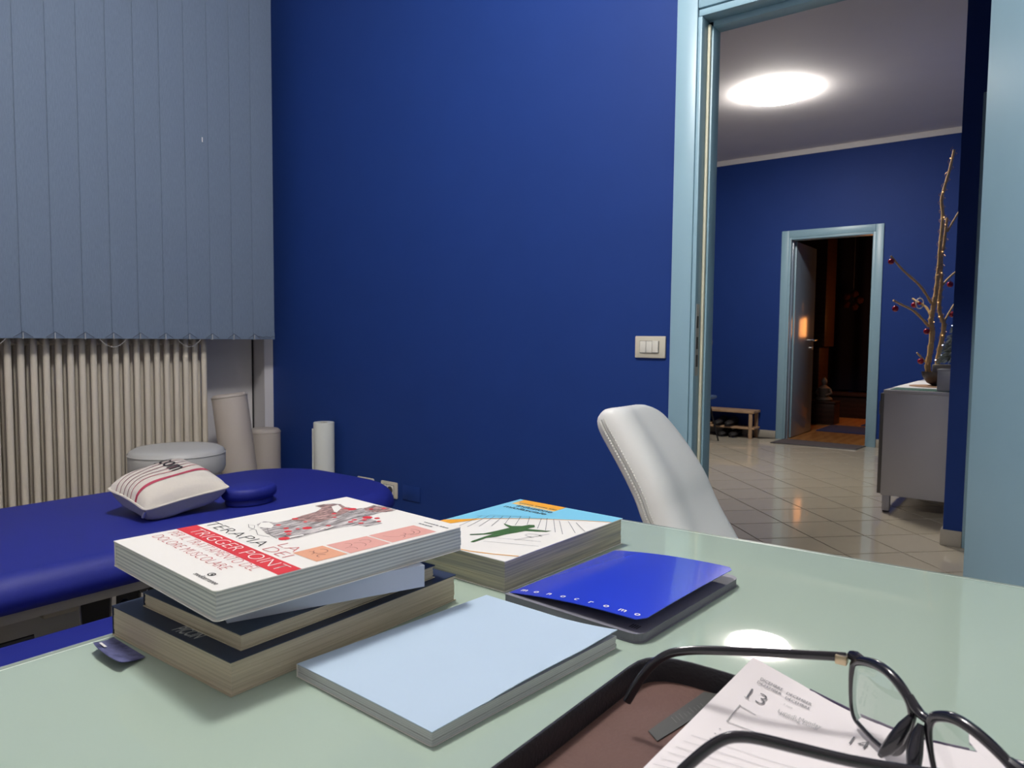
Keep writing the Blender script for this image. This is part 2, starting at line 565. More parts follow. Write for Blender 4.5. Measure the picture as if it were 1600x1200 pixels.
mb = MB().tube([hp+Vector((0, 0, 1.02))+ln*.0, hp+Vector((0, 0, 1.02))+ln*.05, hp+Vector((0, 0, 1.02))+ln*.05-ldir*.12], .009)
mb.obj('handle', CHROME, leafo)

# switch plate on blue wall
sw = thing('switch_plate', 'ivory wall switch with three rockers beside the near door frame', 'light switch', (-1.149, YB, 1.024))
MB().box((-1.207, YB-.009, .986), (-1.091, YB, 1.062), .003).obj('plate', IVORY, sw)
MB().box((-1.187, YB-.0105, 1.003), (-1.114, YB-.008, 1.0455)).obj('recess', DARK, sw, sm=False)
for k in range(3):
    x0 = -1.1855+k*.0238
    MB().box((x0, YB-.0135-.001*(k == 2), 1.004+.001*(k == 2)), (x0+.0222, YB-.008, 1.0445+.001*(k == 2)), .0012).obj('rocker', WHITEPL, sw)
# sockets
for k, (x0, x1, z0, z1, lb) in enumerate(((-2.688, -2.571, .300, .380, 'ivory wall socket half hidden behind the blue couch end'), (-2.521, -2.411, .305, .381, 'ivory wall socket nearer the door, fully visible above the couch'))):
    s = thing('wall_socket', lb, 'socket', ((x0+x1)/2, YB, (z0+z1)/2), 'low sockets on the blue wall')
    MB().box((x0, YB-.010, z0), (x1, YB, z1), .006).obj('plate', IVORY, s)
    xm, zm = (x0+x1)/2, (z0+z1)/2
    MB().box((xm-.036, YB-.0112, zm-.024), (xm+.036, YB-.009, zm+.024)).obj('recess', GREYINK, s, sm=False)
    MB().box((xm-.034, YB-.0125, zm-.022), (xm-.013, YB-.009, zm+.022), .001).obj('module', WHITEPL, s)
    MB().box((xm-.011, YB-.0125, zm-.022), (xm+.034, YB-.009, zm+.022), .001).obj('module', WHITEPL, s)
    MB().lathe([(.0, -.001), (.016, -.001), (.018, .0), (.018, .004)], (xm+.012, YB-.0128, zm), 18, (0, 1, 0)).obj('outlet', PATCH, s)
    stuff(MB().lathe([(0, 0), (.0022, 0), (.0022, .003), (0, .003)], (xm-.024, YB-.0142, zm+.010), 8, (0, 1, 0)).lathe([(0, 0), (.0022, 0), (.0022, .003), (0, .003)], (xm-.024, YB-.0142, zm), 8, (0, 1, 0)).lathe([(0, 0), (.0022, 0), (.0022, .003), (0, .003)], (xm-.024, YB-.0142, zm-.010), 8, (0, 1, 0)).obj('pin_hole', DARK, s))
cp = thing('blank_plate', 'blue painted blank cover plate on the wall right of the sockets', 'cover plate', (-2.33, YB, .345))
MB().box((-2.378, YB-.006, .31), (-2.268, YB, .378), .003).obj('plate', BLUE, cp)

# ------------------------------------------------------------------ FAR DOOR AND DARK ROOM
d2 = bpy.data.objects.new('door_2', None)
COL.objects.link(d2)
d2.location = (FD0, YF, 0)
struct(d2, 'pale blue framed doorway in the far wall with door standing open')
MB().box((-2.437, YF-.016, 0), (FD0+.002, YF, 2.205), .003).obj('casing', TEAL, d2)
MB().box((FD1-.002, YF-.016, 0), (-1.458, YF, 2.205), .003).obj('casing', TEAL, d2)
MB().box((FD0+.003, YF-.016, FDZ-.002), (FD1-.003, YF, 2.205), .003).obj('casing', TEAL, d2)
mb = MB()
mb.box((FD0-.001, YF-.010, 0), (FD0+.025, YF+.045, FDZ), .002)
mb.obj('jamb', TEAL, d2)
MB().box((FD1-.025, YF-.010, 0), (FD1+.001, YF+.12, FDZ), .002).obj('jamb', TEAL, d2)
MB().box((FD0+.026, YF-.010, FDZ-.025), (FD1-.026, YF+.12, FDZ), .002).obj('jamb', TEAL, d2)
MB().box((FD0-.001, YF+.046, 0), (FD0+.035, YF+.12, FDZ-.026), .002).obj('jamb', TEALD, d2)
lf = lab(MB().box((FD0+.005, YF+.15, .008), (FD0+.045, YF+.90, FDZ-.03), .002).obj('leaf', TEALD, d2), 'glossy grey door leaf opened into the dark room')
MB().box((FD0+.004, YF+.1215, .008), (FD0+.047, YF+.1495, FDZ-.03), .002).obj('leaf_edge', TEAL, lf)
hx, hy, hz = FD0+.045, YF+.84, 1.06
MB().tube([(hx, hy, hz), (hx+.05, hy, hz), (hx+.055, hy-.02, hz), (hx+.055, hy-.12, hz-.005)], .009).obj('handle', CHROME, lf)
MB().lathe([(0, 0), (.02, 0), (.02, .008), (0, .008)], (hx, hy, hz-.09), 14, (1, 0, 0)).obj('keyhole_plate', CHROME, lf)
# dark room shell
FY = 11.2
struct(MB().box((-3.6, YF+.06, -.05), (.4, FY, 0)).obj('floor_far_room', WOODF, sm=False), 'orange wooden floor of the dark room')
struct(MB().box((-3.7, YF+.12, -.02), (-3.6, FY, CZ)).obj('wall_far_left', BLUE, sm=False))
struct(MB().box((.4, YF+.12, -.02), (.5, FY, CZ)).obj('wall_far_right', BLUE, sm=False))
struct(MB().box((-3.7, FY, -.02), (.5, FY+.1, CZ)).obj('wall_far_end', BLUE, sm=False))
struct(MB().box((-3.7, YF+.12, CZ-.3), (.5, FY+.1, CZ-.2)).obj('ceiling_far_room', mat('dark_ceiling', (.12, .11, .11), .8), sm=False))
cu = MB().grid(lambda u, v: (-3.4+u*3.6, FY-.10+.035*math.sin(u*75)+.012*math.sin(u*31), (.36+v*2.2)), 220, 2)
tag(cu.obj('curtain', CURT), 'dark navy curtain across the end of the dark room', 'curtain')
wd = thing('wardrobe', 'tall red brown wooden cupboard behind the open far door', 'cupboard', (-2.85, 10.2, 0))
MB().box((-3.2, 9.97, .98), (-2.50, 10.45, 2.6), .004).obj('body', WOODD, wd)
MB().box((-3.2, 9.98, 0), (-2.56, 10.44, .979), .004).obj('base_unit', WOODD, wd)
lbn = thing('low_bench', 'low red brown wooden bench under the dark curtain', 'bench', (-1.6, 10.82, 0))
MB().box((-2.75, 10.64, .30), (-.4, 11.0, .34), .004).obj('seat', WOODD, lbn)
MB().box((-2.70, 10.68, .0), (-.45, 10.71, .2995), .003).obj('front_panel', WOODD, lbn)
MB().box((-2.70, 10.95, .0), (-.45, 10.98, .2995), .003).obj('back_panel', WOODD, lbn)
sp_ = YP(1287, 626, 9.75)
bx = thing('wooden_chest', 'small dark wooden chest carrying a seated statuette', 'chest', (sp_.x, 9.75, 0))
MB().box((sp_.x-.14, 9.62, .0), (sp_.x+.16, 9.90, sp_.z-.028), .004).obj('body', WOODD, bx)
MB().box((sp_.x-.15, 9.61, sp_.z-.027), (sp_.x+.17, 9.91, sp_.z-.001), .004).obj('lid', WOODD, bx)
STAT = mat('pale_statuette', (.075, .055, .045), .7, noise=.2, nscale=20)
st = thing('statuette', 'pale seated statuette on the dark chest beyond the far door', 'statuette', sp_)
k_ = .62
def stl(pr, dz):
    return MB().lathe([(a*k_, b*k_) for a, b in pr], (sp_.x, sp_.y, sp_.z+dz*k_), 18)
stl([(0, 0), (.15, .0), (.17, .03), (.15, .07), (.09, .09), (0, .10)], 0).obj('crossed_legs', STAT, st)
stl([(.09, 0), (.105, .05), (.10, .12), (.12, .18), (.07, .22), (.035, .24), (.03, .26)], .08).obj('torso', STAT, st)
stl([(0, 0), (.04, .01), (.06, .05), (.058, .09), (.035, .125), (.02, .145), (0, .15)], .33).obj('head', STAT, st)
for q_ in (-1, 1):
    MB().tube([sp_+Vector((q_*.11, 0, .24))*k_, sp_+Vector((q_*.15, -.03, .16))*k_, sp_+Vector((q_*.06, -.11, .11))*k_], [.03*k_, .028*k_, .02*k_], 8).obj('arm', STAT, st)
fmat = MB().box((-2.28, 8.86, .0), (-1.2, 9.55, .012), .004)
tag(fmat.obj('navy_rug', NAVYMAT), 'dark navy mat on the wooden floor past the far door', 'mat')
tag(MB().box((-1.98, 9.75, 0), (-.9, 10.12, .012), .004).obj('navy_rug', NAVYMAT), 'second navy mat deeper in the dark room by the bench', 'mat')
# hanging flower ornament
ho = thing('hanging_ornament', 'dim reddish flower ornament hanging before the dark curtain', 'ornament', (-2.38, 10.9, 1.62))
mb = MB()
for k in range(5):
    a = 2*PI*k/5
    mb.lathe([(0, 0), (.04, .01), (.055, .05), (.03, .09), (0, .10)], (-2.38+.05*math.cos(a), 10.9, 1.62+.05*math.sin(a)), 8, (math.cos(a), -.4, math.sin(a)))
mb.obj('petal_cluster', mat('dim_red_petals', (.02, .007, .007), .9, spec=.05), ho)
MB().tube([(-2.38, 10.92, 1.62), (-2.38, 10.93, 2.729)], .004, 6).obj('cord', CORD, ho)
# orange lamp in the dark room (seen only by its reflection)
ol = thing('table_lamp', 'orange glowing shade lamp inside the dark room', 'lamp', (-1.55, 10.28, 0))
MB().lathe([(.05, .0), (.33, 0), (.33, .28), (.05, .28)], (-1.605, 10.28, 1.12), 32).obj('lamp_shade', ORLAMP, ol)
MB().lathe([(0, 0), (.10, 0), (.10, .02), (.02, .04), (.02, 1.12), (0, 1.12)], (-1.605, 10.28, .0), 18).obj('stand', WOODD, ol)
ld2 = bpy.data.lights.new('orange_bulb', 'POINT')
ld2.energy = FAR_LAMP_W
ld2.color = (1, .42, .14)
ld2.shadow_soft_size = .08
lo2 = bpy.data.objects.new('orange_bulb', ld2)
COL.objects.link(lo2)
lo2.location = (-1.55, 10.28, 1.60)

# ------------------------------------------------------------------ HALL THINGS
dm = thing('doormat', 'dark grey doormat in front of the far doorway', 'doormat', (-1.98, 7.68, 0))
p = [Vector((*Z(1204, 692, 0).xy, 0)), Vector((*Z(1337, 703.5, 0).xy, 0)), Vector((-1.545, 7.865, 0)), Vector((-2.345, 7.865, 0))]
MB().prism(p, (0, 0, .008)).obj('pile', RUGG, dm, sm=False)
MB().tube([q+Vector((0, 0, .004)) for q in p], .005, 6, closed=True).obj('border', DARK, dm)

hl = thing('ceiling_light', 'round glowing white ceiling lamp in the hall', 'ceiling light', (-1.92, 5.93, CZ))
MB().lathe([(0, -.060), (.10, -.059), (.20, -.053), (.240, -.040), (.25, -.024), (.24, -.012)], (-1.92, 5.93, CZ), 40).obj('diffuser', LAMPW, hl, ang=80)
MB().lathe([(.0, -.0118), (.238, -.0118), (.238, 0), (0, 0)], (-1.92, 5.93, CZ), 40).obj('base', WHITEPL, hl)

wdsc = thing('wall_disc', 'white round disc on the far blue wall above the shoe bench', 'disc', (-3.21, YF, 1.07))
c = YP(1101.5, 535, YF)
MB().lathe([(0, .02), (.078, .02), (.085, .015), (.085, 0)], (c.x, YF, c.z), 28, (0, -1, 0)).obj('face', PAPERW, wdsc)
MB().tube([(c.x+.086*math.cos(a*PI/12), YF-.010, c.z+.086*math.sin(a*PI/12)) for a in range(24)], .008, 6, closed=True).obj('rim', LGREY, wdsc)

# shoe bench
bn = thing('shoe_bench', 'light wooden shoe bench with lower shelf against the far blue wall', 'bench', (-3.1, 7.75, 0))
for k in range(2):
    MB().box((-3.75, 7.635+k*.115, .272), (-2.60, 7.742+k*.115, .300), .003).obj('seat_board', WOODL, bn)
    MB().box((-3.74, 7.65+k*.105, .098), (-2.60, 7.748+k*.105, .118), .003).obj('shelf_board', WOODL, bn)
for x in (-3.72, -2.655):
    for y in (7.642, 7.825):
        MB().box((x, y, 0), (x+.035, y+.03, .271), .003).obj('leg', WOODL, bn)
SHOE = mat('dark_shoe_leather', (.02, .019, .02), .6)
def shoe(label, x, y, z, rz):
    o = thing('shoe', label, 'shoe', (x, y, z), 'dark shoes at the shoe bench')
    q = Matrix.Rotation(rz, 3, 'Z')
    prof = [(-.13, .035, .065), (-.09, .04, .085), (-.03, .038, .075), (.03, .042, .055), (.09, .045, .042), (.125, .032, .035), (.14, .01, .026)]
    vs = []; fs = []
    n = 12
    for (xx, wd_, hh) in prof:
        for k in range(n):
            a = 2*PI*k/n
            vs.append(Vector((x, y, z+.012))+q @ Vector((xx, wd_*math.cos(a), max(0, hh*(.5+.5*math.sin(a))))))
    for i in range(len(prof)-1):
        for k in range(n):
            fs.append((i*n+k, i*n+(k+1) % n, (i+1)*n+(k+1) % n, (i+1)*n+k))
    fs += [tuple(range(n)), tuple((len(prof)-1)*n+k for k in range(n))]
    MB().add(vs, fs).obj('upper', SHOE, o)
    out = []
    for xx, ww in ((-.13, .03), (-.10, .04), (0, .038), (.08, .046), (.13, .03)):
        out.append((xx, ww))
    poly = [Vector((x, y, z))+q @ Vector((a, b, 0)) for a, b in out]+[Vector((x, y, z))+q @ Vector((a, -b, 0)) for a, b in reversed(out)]
    MB().prism(poly, (0, 0, .0115)).obj('sole', DARK, o, sm=False)
shoe('dark shoe on the bench shelf, farther from its right leg', -3.00, 7.75, .119, -PI/2)
shoe('dark shoe on the bench shelf, next to its right leg', -2.88, 7.75, .119, -PI/2)
shoe('dark shoe on the floor under the bench, left one', -2.95, 7.75, .0005, -PI/2)
shoe('dark shoe on the floor under the bench, right one', -2.83, 7.75, .0005, -PI/2)
sbx = tag(MB().box((-3.55, 7.66, .119), (-3.09, 7.84, .142), .003).obj('flat_box', WOODL), 'flat light brown box on the bench shelf', 'box')

# blue shell chair in hall
hc = thing('shell_chair', 'blue shell chair with thin black legs by the far wall', 'chair', (-3.0, 7.15, 0))
cx, cyy = -3.02, 7.08
def shell(u, v):
    a = u*2*PI
    r = .215*(v)
    x = cx+r*math.cos(a)*1.0
    y = cyy+r*math.sin(a)*1.0
    z = .435+.045*v**2.2
    back = max(0, -math.cos(a))
    z += .0
    return (x, y, z)
MB().grid(shell, 36, 6, .018).obj('seat', BLUEFAB, hc, ang=60)
def bshell(u, v):
    a = math.radians(110+140*u)
    r = .215+.03*v
    return (cx+r*math.cos(a)-.04*v, cyy+r*math.sin(a), .48+v*(.34-.25*abs(u-.5)**2*2))
MB().grid(bshell, 20, 6).obj('backrest', BLUEFAB, hc, ang=60)
for sx in (-1, 1):
    for s2 in (-1, 1):
        MB().tube([(cx+sx*.10, cyy+s2*.10, .44), (cx+sx*.185, cyy+s2*.185, .001)], [.011, .008], 8).obj('leg', BLACKM, hc)

# cabinet
CY0, CY1 = 4.912, 6.5
cb = thing('cabinet', 'light grey low cabinet on short legs along the hall wall', 'cabinet', (-.67, 5.6, 0))
MB().box((-.872, CY0, .105), (XR-.003, CY1, .736), .002).obj('body', CABW, cb)
MB().box((-.876, CY0-.004, .7365), (XR-.003, CY1, .757), .003).obj('top', CABW, cb)
for k in range(3):
    y0 = CY0+.004+k*(CY1-CY0)/3
    dd = lab(MB().box((-.893, y0, .112), (-.8735, y0+(CY1-CY0)/3-.008, .734), .002).obj('door', CABD, cb), 'dark edged cabinet door')
    MB().tube([(-.894, y0+.06, .60), (-.905, y0+.06, .60), (-.905, y0+.06, .68), (-.894, y0+.06, .68)], .004, 8).obj('knob', CHROME, dd)
for x, y in ((-.862, CY0+.004), (-.53, CY0+.004), (-.862, CY1-.06), (-.53, CY1-.06)):
    lg = MB().box((x, y, .008), (x+.042, y+.042, .1045), .002).obj('leg', CABW, cb)
    MB().box((x+.004, y+.004, .0), (x+.038, y+.038, .0078), .001).obj('foot', DARK, lg)
ZT = .757
rn = tag(MB().box((-.872, 5.18, ZT), (-.50, 6.2, ZT+.002)).obj('table_runner', PAPERW, sm=False), 'white cloth runner lying on the grey cabinet', 'runner')
gm = tag(MB().box((-.845, 4.935, ZT), (-.50, 5.17, ZT+.003), .001).obj('place_mat', mat('green_mat', (.05, .13, .10), .8, noise=.2, nscale=40)), 'dark green mat at the near end of the cabinet', 'mat')
tm = tag(MB().lathe([(0, 0), (.165, 0), (.165, .004), (0, .004)], (-.655, 5.46, ZT+.0022), 28).obj('wood_slice', mat('tan_mat', (.42, .25, .15), .8, noise=.15, nscale=30)), 'round tan mat under the dark bowl', 'mat')
BY = 5.50
bc = Vector((-.640, BY, ZT+.0063))
bw = thing('bowl', 'dark brown bowl holding the tall bare branches', 'bowl', bc)
MB().lathe([(0, 0), (.05, 0), (.085, .02), (.112, .06), (.118, .092), (.110, .092), (.104, .06), (.08, .03), (0, .02)], bc, 32).obj('shell', BOWLM, bw)
MB().box((bc.x-.05, bc.y-.045, bc.z+.055), (bc.x+.055, bc.y+.045, bc.z+.142), .003).obj('foam_block', mat('cream_foam', (.55, .47, .33), .8), bw)
# branch tree, placed in the vertical plane through the bowl
tr = thing('branch_tree', 'tall bare pale branches wound with fairy lights in a dark bowl', 'branches', bc)
def TP(px, py, dy=0):
    return YP(px, py, BY+dy)
def branch(name, pts, r0, r1, dy0=0, dy1=0):
    n = len(pts)
    P = [TP(x, y, dy0+(dy1-dy0)*i/(n-1)) for i, (x, y) in enumerate(pts)]
    # smooth resample
    Q = []
    for i in range(n-1):
        a, b_, c_, d_ = P[max(i-1, 0)], P[i], P[i+1], P[min(i+2, n-1)]
        for k in range(4):
            t = k/4
            Q.append(.5*((2*b_)+(c_-a)*t+(2*a-5*b_+4*c_-d_)*t*t+(3*b_-a-3*c_+d_)*t**3))
    Q.append(P[-1])
    R = [r0+(r1-r0)*i/(len(Q)-1) for i in range(len(Q))]
    R = [r*(1+.12*math.sin(i*2.3)) for i, r in enumerate(R)]
    MB().tube(Q, R, 9).obj(name, BRANCH, tr, ang=60)
    return Q
T1 = [(1450.6, 583), (1449.5, 571), (1453, 551), (1456.5, 519), (1454.5, 503), (1456.5, 488), (1460, 471), (1463.5, 449), (1466, 423), (1467.3, 415), (1469, 386), (1472, 356), (1473, 333), (1471.3, 312), (1476, 292), (1484, 265), (1491, 234)]
T2 = [(1463.6, 578), (1466, 558), (1471.6, 530), (1475, 508), (1471, 497), (1467.5, 482), (1469, 458), (1471, 443), (1470.5, 423), (1471.8, 399), (1475, 382), (1478, 356), (1480, 340)]
q1 = branch('trunk', T1, .0185, .008)
q2 = branch('trunk', T2, .0165, .0075, .03, .02)
branch('side_branch', [(1455.4, 474), (1438, 447), (1412, 423), (1392, 400)], .009, .006, 0, -.1)
branch('side_branch', [(1451.5, 510), (1429.4, 487), (1412, 477.6), (1395.8, 469.3)], .009, .006, 0, -.2)
branch('side_branch', [(1454, 492), (1446.7, 479.7), (1434.8, 472), (1426, 466.7)], .009, .006, 0, .1)
branch('side_branch', [(1447.5, 567), (1440, 559), (1432.6, 551)], .006, .005, 0, -.05)
branch('side_branch', [(1472, 446), (1483, 434), (1494.4, 424)], .007, .006, .02, .12)
branch('side_branch', [(1475.5, 502), (1484, 487), (1491.8, 474.3)], .007, .006, .03, .1)
branch('side_branch', [(1480, 362), (1490, 345), (1499, 330)], .007, .006, .02, .05)
mb = MB(); mw = MB()
for q, o_ in ((q1, 0), (q2, 2)):
    pts = []
    for i in range(len(q)*3):
        t = i/3
        k = min(int(t), len(q)-2)
        p_ = q[k].lerp(q[k+1], t-k)
        a = i*.8+o_
        pts.append(p_+Vector((math.cos(a)*.021, math.sin(a)*.021, 0)))
    mw.tube(pts, .0012, 4)
    for i in range(2+o_, len(pts), 23):
        mb.lathe([(0, -.004), (.0035, -.002), (.004, 0), (.0035, .002), (0, .004)], pts[i], 8)
stuff(mb.obj('fairy_lights', FAIRY, tr))
stuff(mw.obj('light_wire', WIRE, tr))
balls = [((1392.5, 408.6), -.1, 'at the tip of the longest upper left branch'), ((1399, 482.3), -.2, 'under the tip of the lower left branch'), ((1428.5, 476.5), .1, 'on the short middle branch'), ((1447.8, 517.7), -.03, 'against the left trunk below the forks'), ((1438.5, 564.3), -.05, 'on the lowest twig just above the bowl'), ((1484.7, 444.4), .07, 'on the upper right twig'), ((1488, 491.2), .07, 'on the lower right twig near the wall edge')]
for (px, lb) in [((b_[0], b_[1]), b_[2]) for b_ in balls]:
    (xx, yy), dy = px
    p_ = TP(xx, yy, dy)
    o = thing('bauble', 'small red bauble hanging '+lb, 'bauble', p_, 'red baubles on the branches')
    MB().lathe([(.0001, -.020), (.010, -.0175), (.0175, -.01), (.0195, 0), (.0175, .010), (.010, .0175), (.0001, .020)], p_, 16).obj('ball', REDBALL, o, ang=80)
    MB().lathe([(0, .019), (.005, .019), (.005, .025), (0, .025)], p_, 8).obj('cap', CHROME, o)
    MB().tube([p_+Vector((0, 0, .025)), p_+Vector((0, 0, .045))], .001, 5).obj('string', BEAD, o)
p_ = TP(1437, 474, .05)
o = thing('ring_ornament', 'white ring ornament with a red centre hanging on the middle branch', 'ornament', p_)
MB().tube([p_+Vector((.022*math.cos(a*PI/10), 0, .035*math.sin(a*PI/10))) for a in range(20)], .004, 6, closed=True).obj('ring', PAPERW, o)
MB().lathe([(.0001, -.012), (.010, -.006), (.0115, 0), (.010, .006), (.0001, .012)], p_, 12).obj('centre_bead', REDBALL, o)
MB().tube([p_+Vector((0, 0, .035)), p_+Vector((0, 0, .05))], .001, 5).obj('string', BEAD, o)
# planter with frosted fir
px0 = YP(1463.5, 609, 4.945).x
pl = thing('planter', 'square grey zinc planter on the near end of the cabinet', 'planter', (px0+.08, 5.03, ZT+.003))
zb = ZT+.0032
zt = YP(1464, 578, 4.945).z
mb = MB()
mb.box((px0, 4.945, zb), (px0+.165, 5.11, zt), .003)
mb.obj('box', ZINC, pl)
MB().box((px0-.003, 4.942, zt-.004), (px0+.168, 5.113, zt+.004), .002).obj('rim', ZINC, pl)
ft = thing('fir_tree', 'small frosted artificial fir with tiny white lights in the zinc planter', 'christmas tree', (px0+.085, 5.03, zt))
fc = Vector((px0+.085, 5.03, zt+.0045))
MB().tube([fc, fc+Vector((0, 0, .30))], [.008, .003], 8).obj('trunk', BRANCH, ft)
mb = MB(); ml = MB()
for k in range(420):
    h = random.random()**1.25
    a = random.random()*2*PI
    rr = .105*(1-h)+.012
    z = .045+h*.27
    tip = fc+Vector((rr*math.cos(a), rr*math.sin(a), z-.03*(1-h)+.012))
    root = fc+Vector((rr*.25*math.cos(a), rr*.25*math.sin(a), z+.012))
    d = (tip-root); sd = d.cross(Vector((0, 0, 1))).normalized()*.006
    mid = (root+tip)/2+Vector((0, 0, .006))
    mb.add([root, mid+sd, tip, mid-sd], [(0, 1, 2), (0, 2, 3)])
    if k % 24 == 0:
        ml.lathe([(0, -.004), (.004, 0), (0, .004)], tip, 6)
stuff(mb.obj('foliage', FIRG, ft, sm=False))
stuff(ml.obj('tree_lights', FAIRYW, ft))

# ------------------------------------------------------------------ VERTICAL BLIND
XB = -3.20
vb = thing('vertical_blind', 'blue grey fabric vertical blind over the window', 'blind', (XB, 1.2, 1.03))
SP = .1113
me = None
zbot = 1.033
for k in range(-14, 11):
    y0 = 1.068+SP*k if k < 10 else 2.078
    y1 = y0+.124 if k < 10 else 2.186
    if y0 < -.5:
        continue
    def slat(u, v, y0=y0, y1=y1):
        return (XB+.003-.006*u+.0015*math.sin(u*PI), y0+(y1-y0)*u, zbot+v*(2.93-zbot))
    P0 = MB()
    nu = 4
    vs = []
    for i in range(nu+1):
        for z in (zbot, zbot+.0, 2.93):
            pass
    prof = [slat(i/nu, 0) for i in range(nu+1)]
    poly = [Vector(p) for p in prof]+[Vector(p)-Vector((.0012, 0, 0)) for p in reversed(prof)]
    P0.prism(poly, (0, 0, 2.93-zbot))
    # sewn hem at the foot, a little proud
    hem = [Vector((p[0]+.0012, p[1]+.001, zbot-.0005)) for p in prof]
    P0.prism(hem+[p-Vector((.0036, 0, 0)) for p in reversed(hem)], (0, 0, .034))
    P0.obj('slat', BLIND, vb)
MB().box((XB-.025, -.6, 2.93), (XB+.025, 2.2, 2.975), .004).obj('head_rail', WHITEPL, vb)
mb = MB(); mc = MB(); md = MB()
for k in range(-1, 10):
    y = 1.068+SP*k+.003
    z = zbot+.026
    mb.tube([(XB+.0105, y-.034, zbot+.003), (XB+.0115, y, z), (XB+.0105, y+.034, zbot+.003)], .0011, 5)
    md.box((XB+.0075, y-.0012, zbot-.004), (XB+.010, y+.0012, zbot+.022))
    if k in (-1, 3, 6):
        mc.tube([(XB+.004, y-.055+.11*t, zbot-.002-.034*(1-(2*t-1)**2)) for t in [i/8 for i in range(9)]], .0011, 5)
mb.tube([(XB+.0105, 2.09+.012*i, zbot+.012+.003*math.sin(i*1.9)) for i in range(9)], .0011, 5)
stuff(mb.obj('spacer_cord', CORD, vb))
stuff(md.obj('weight_clip', BEAD, vb))
stuff(mc.obj('bead_chain', BEAD, vb))
fl_ = XP(316.5, 218, XB+.012)
MB().box((XB+.0085, fl_.y-.002, fl_.z-.011), (XB+.0095, fl_.y+.002, fl_.z+.011)).obj('loose_thread', PAPERW, vb, sm=False)

# ------------------------------------------------------------------ RADIATOR
rd = thing('radiator', 'cream tubular column radiator below the blind', 'radiator', (-3.33, 1.3, .1))
b = MB()
for x, rr in ((-3.285, .0130), (-3.335, .0108), (-3.385, .0108)):
    b.lathe([(.0, .075), (rr-.002, .085), (rr, .11), (rr, 1.0), (rr-.002, 1.035), (0, 1.05)], (x, 0, 0), 14)
b.lathe([(0, 0), (.017, 0), (.0185, .01), (.0185, .034), (.017, .044), (0, .044)], (-3.335, -.022, 1.02), 12, (0, 1, 0))
b.lathe([(0, 0), (.017, 0), (.0185, .01), (.0185, .034), (.017, .044), (0, .044)], (-3.335, -.022, .11), 12, (0, 1, 0))
b.box((-3.385, -.012, 1.008), (-3.285, .012, 1.034), .006)
b.box((-3.385, -.012, .098), (-3.285, .012, .124), .006)
cm = b.mesh('column', ENAMEL, ang=50)
for k in range(-13, 19):
    o = link('column', cm, rd)
    o.matrix_parent_inverse = Matrix.Translation(-Vector(rd.location))
    o.location = (0, 1.046+.0451*k, 0)
for y in (.6, 1.7):
    MB().box((-3.512, y-.01, .3), (-3.396, y+.01, .33), .002).obj('wall_bracket', ENAMEL, rd)
MB().tube([(-3.337, 1.88, .11), (-3.337, 1.93, .11), (-3.337, 1.93, .0)], .010, 10).obj('pipe', ENAMEL, rd)

# ------------------------------------------------------------------ BOLSTERS, STOOL, PAPER ROLL
def roundcyl(c0, c1, r, rr=.02, n=32):
    c0, c1 = Vector(c0), Vector(c1)
    L = (c1-c0).length
    pr = [(0, 0)]+[(r-rr+rr*math.sin(a*PI/10), rr-rr*math.cos(a*PI/10)) for a in range(6)]
    pr += [(r, L*.5)]+[(r-rr+rr*math.cos(a*PI/10), L-rr+rr*math.sin(a*PI/10)) for a in range(6)]+[(0, L)]
    return MB().lathe(pr, c0, n, c1-c0)
tb = thing('bolster', 'tall beige upholstered bolster standing beside the radiator', 'bolster', (-3.13, 1.93, 0))
roundcyl((-3.115, 1.985, .007), (-3.20, 1.935, .770), .0815).obj('cover', BOLST, tb, ang=50)
MB().lathe([(.0815, 0), (.0835, .002), (.0835, .006), (.0815, .008)], (-3.198, 1.936, .752), 32, (-.111, -.065, 1)).obj('seam', BOLST, tb)
sb = thing('bolster', 'short beige upholstered bolster in the wall corner', 'bolster', (-3.285, 2.19, 0))
roundcyl((-3.285, 2.185, .0), (-3.285, 2.185, .572), .079).obj('cover', BOLST, sb, ang=50)
MB().lathe([(.079, 0), (.081, .002), (.081, .006), (.079, .008)], (-3.285, 2.185, .550), 32).obj('seam', BOLST, sb)
pr_ = thing('paper_roll', 'white couch paper roll standing by the blue wall', 'paper roll', (-2.845, 2.22, 0))
MB().lathe([(.020, 0), (.0485, 0), (.0495, .003), (.0495, .632), (.0485, .635), (.020, .635), (.020, 0)], (-2.845, 2.22, 0), 36).obj('paper', ROLLP, pr_)
mb = MB().grid(lambda u, v: (-2.845+(.0505+.018*u*u)*math.cos(math.radians(168+30*u)), 2.22+(.0505+.018*u*u)*math.sin(math.radians(168+30*u)), .10+v*.50), 8, 4)
mb.obj('loose_end', ROLLP, pr_)
MB().lathe([(.0175, .002), (.0195, .002), (.0195, .633), (.0175, .633), (.0175, .002)], (-2.845, 2.22, 0), 20).obj('core_tube', mat('card_tube', (.35, .28, .2), .8), pr_)
so = thing('stool', 'round grey padded stool between couch and radiator', 'stool', (-2.78, 1.46, 0))
MB().lathe([(0, .612), (.10, .611), (.155, .606), (.172, .596), (.178, .58), (.178, .525), (.172, .51), (.15, .503), (0, .503)], (-2.78, 1.455, 0), 48).obj('seat', STOOLV, so, ang=50)
MB().lathe([(.1782, 0), (.1805, .002), (.1782, .004)], (-2.78, 1.455, .583), 48).obj('seam', STOOLV, so)
MB().lathe([(0, .502), (.10, .502), (.10, .495), (.03, .485), (.026, .16), (.045, .10), (0, .10)], (-2.78, 1.455, 0), 20).obj('column', CHROME, so)
MB().lathe([(.095, 0), (.13, 0), (.13, .012), (.095, .012), (.095, 0)], (-2.78, 1.455, .483), 32).obj('seat_ring', CHROME, so)
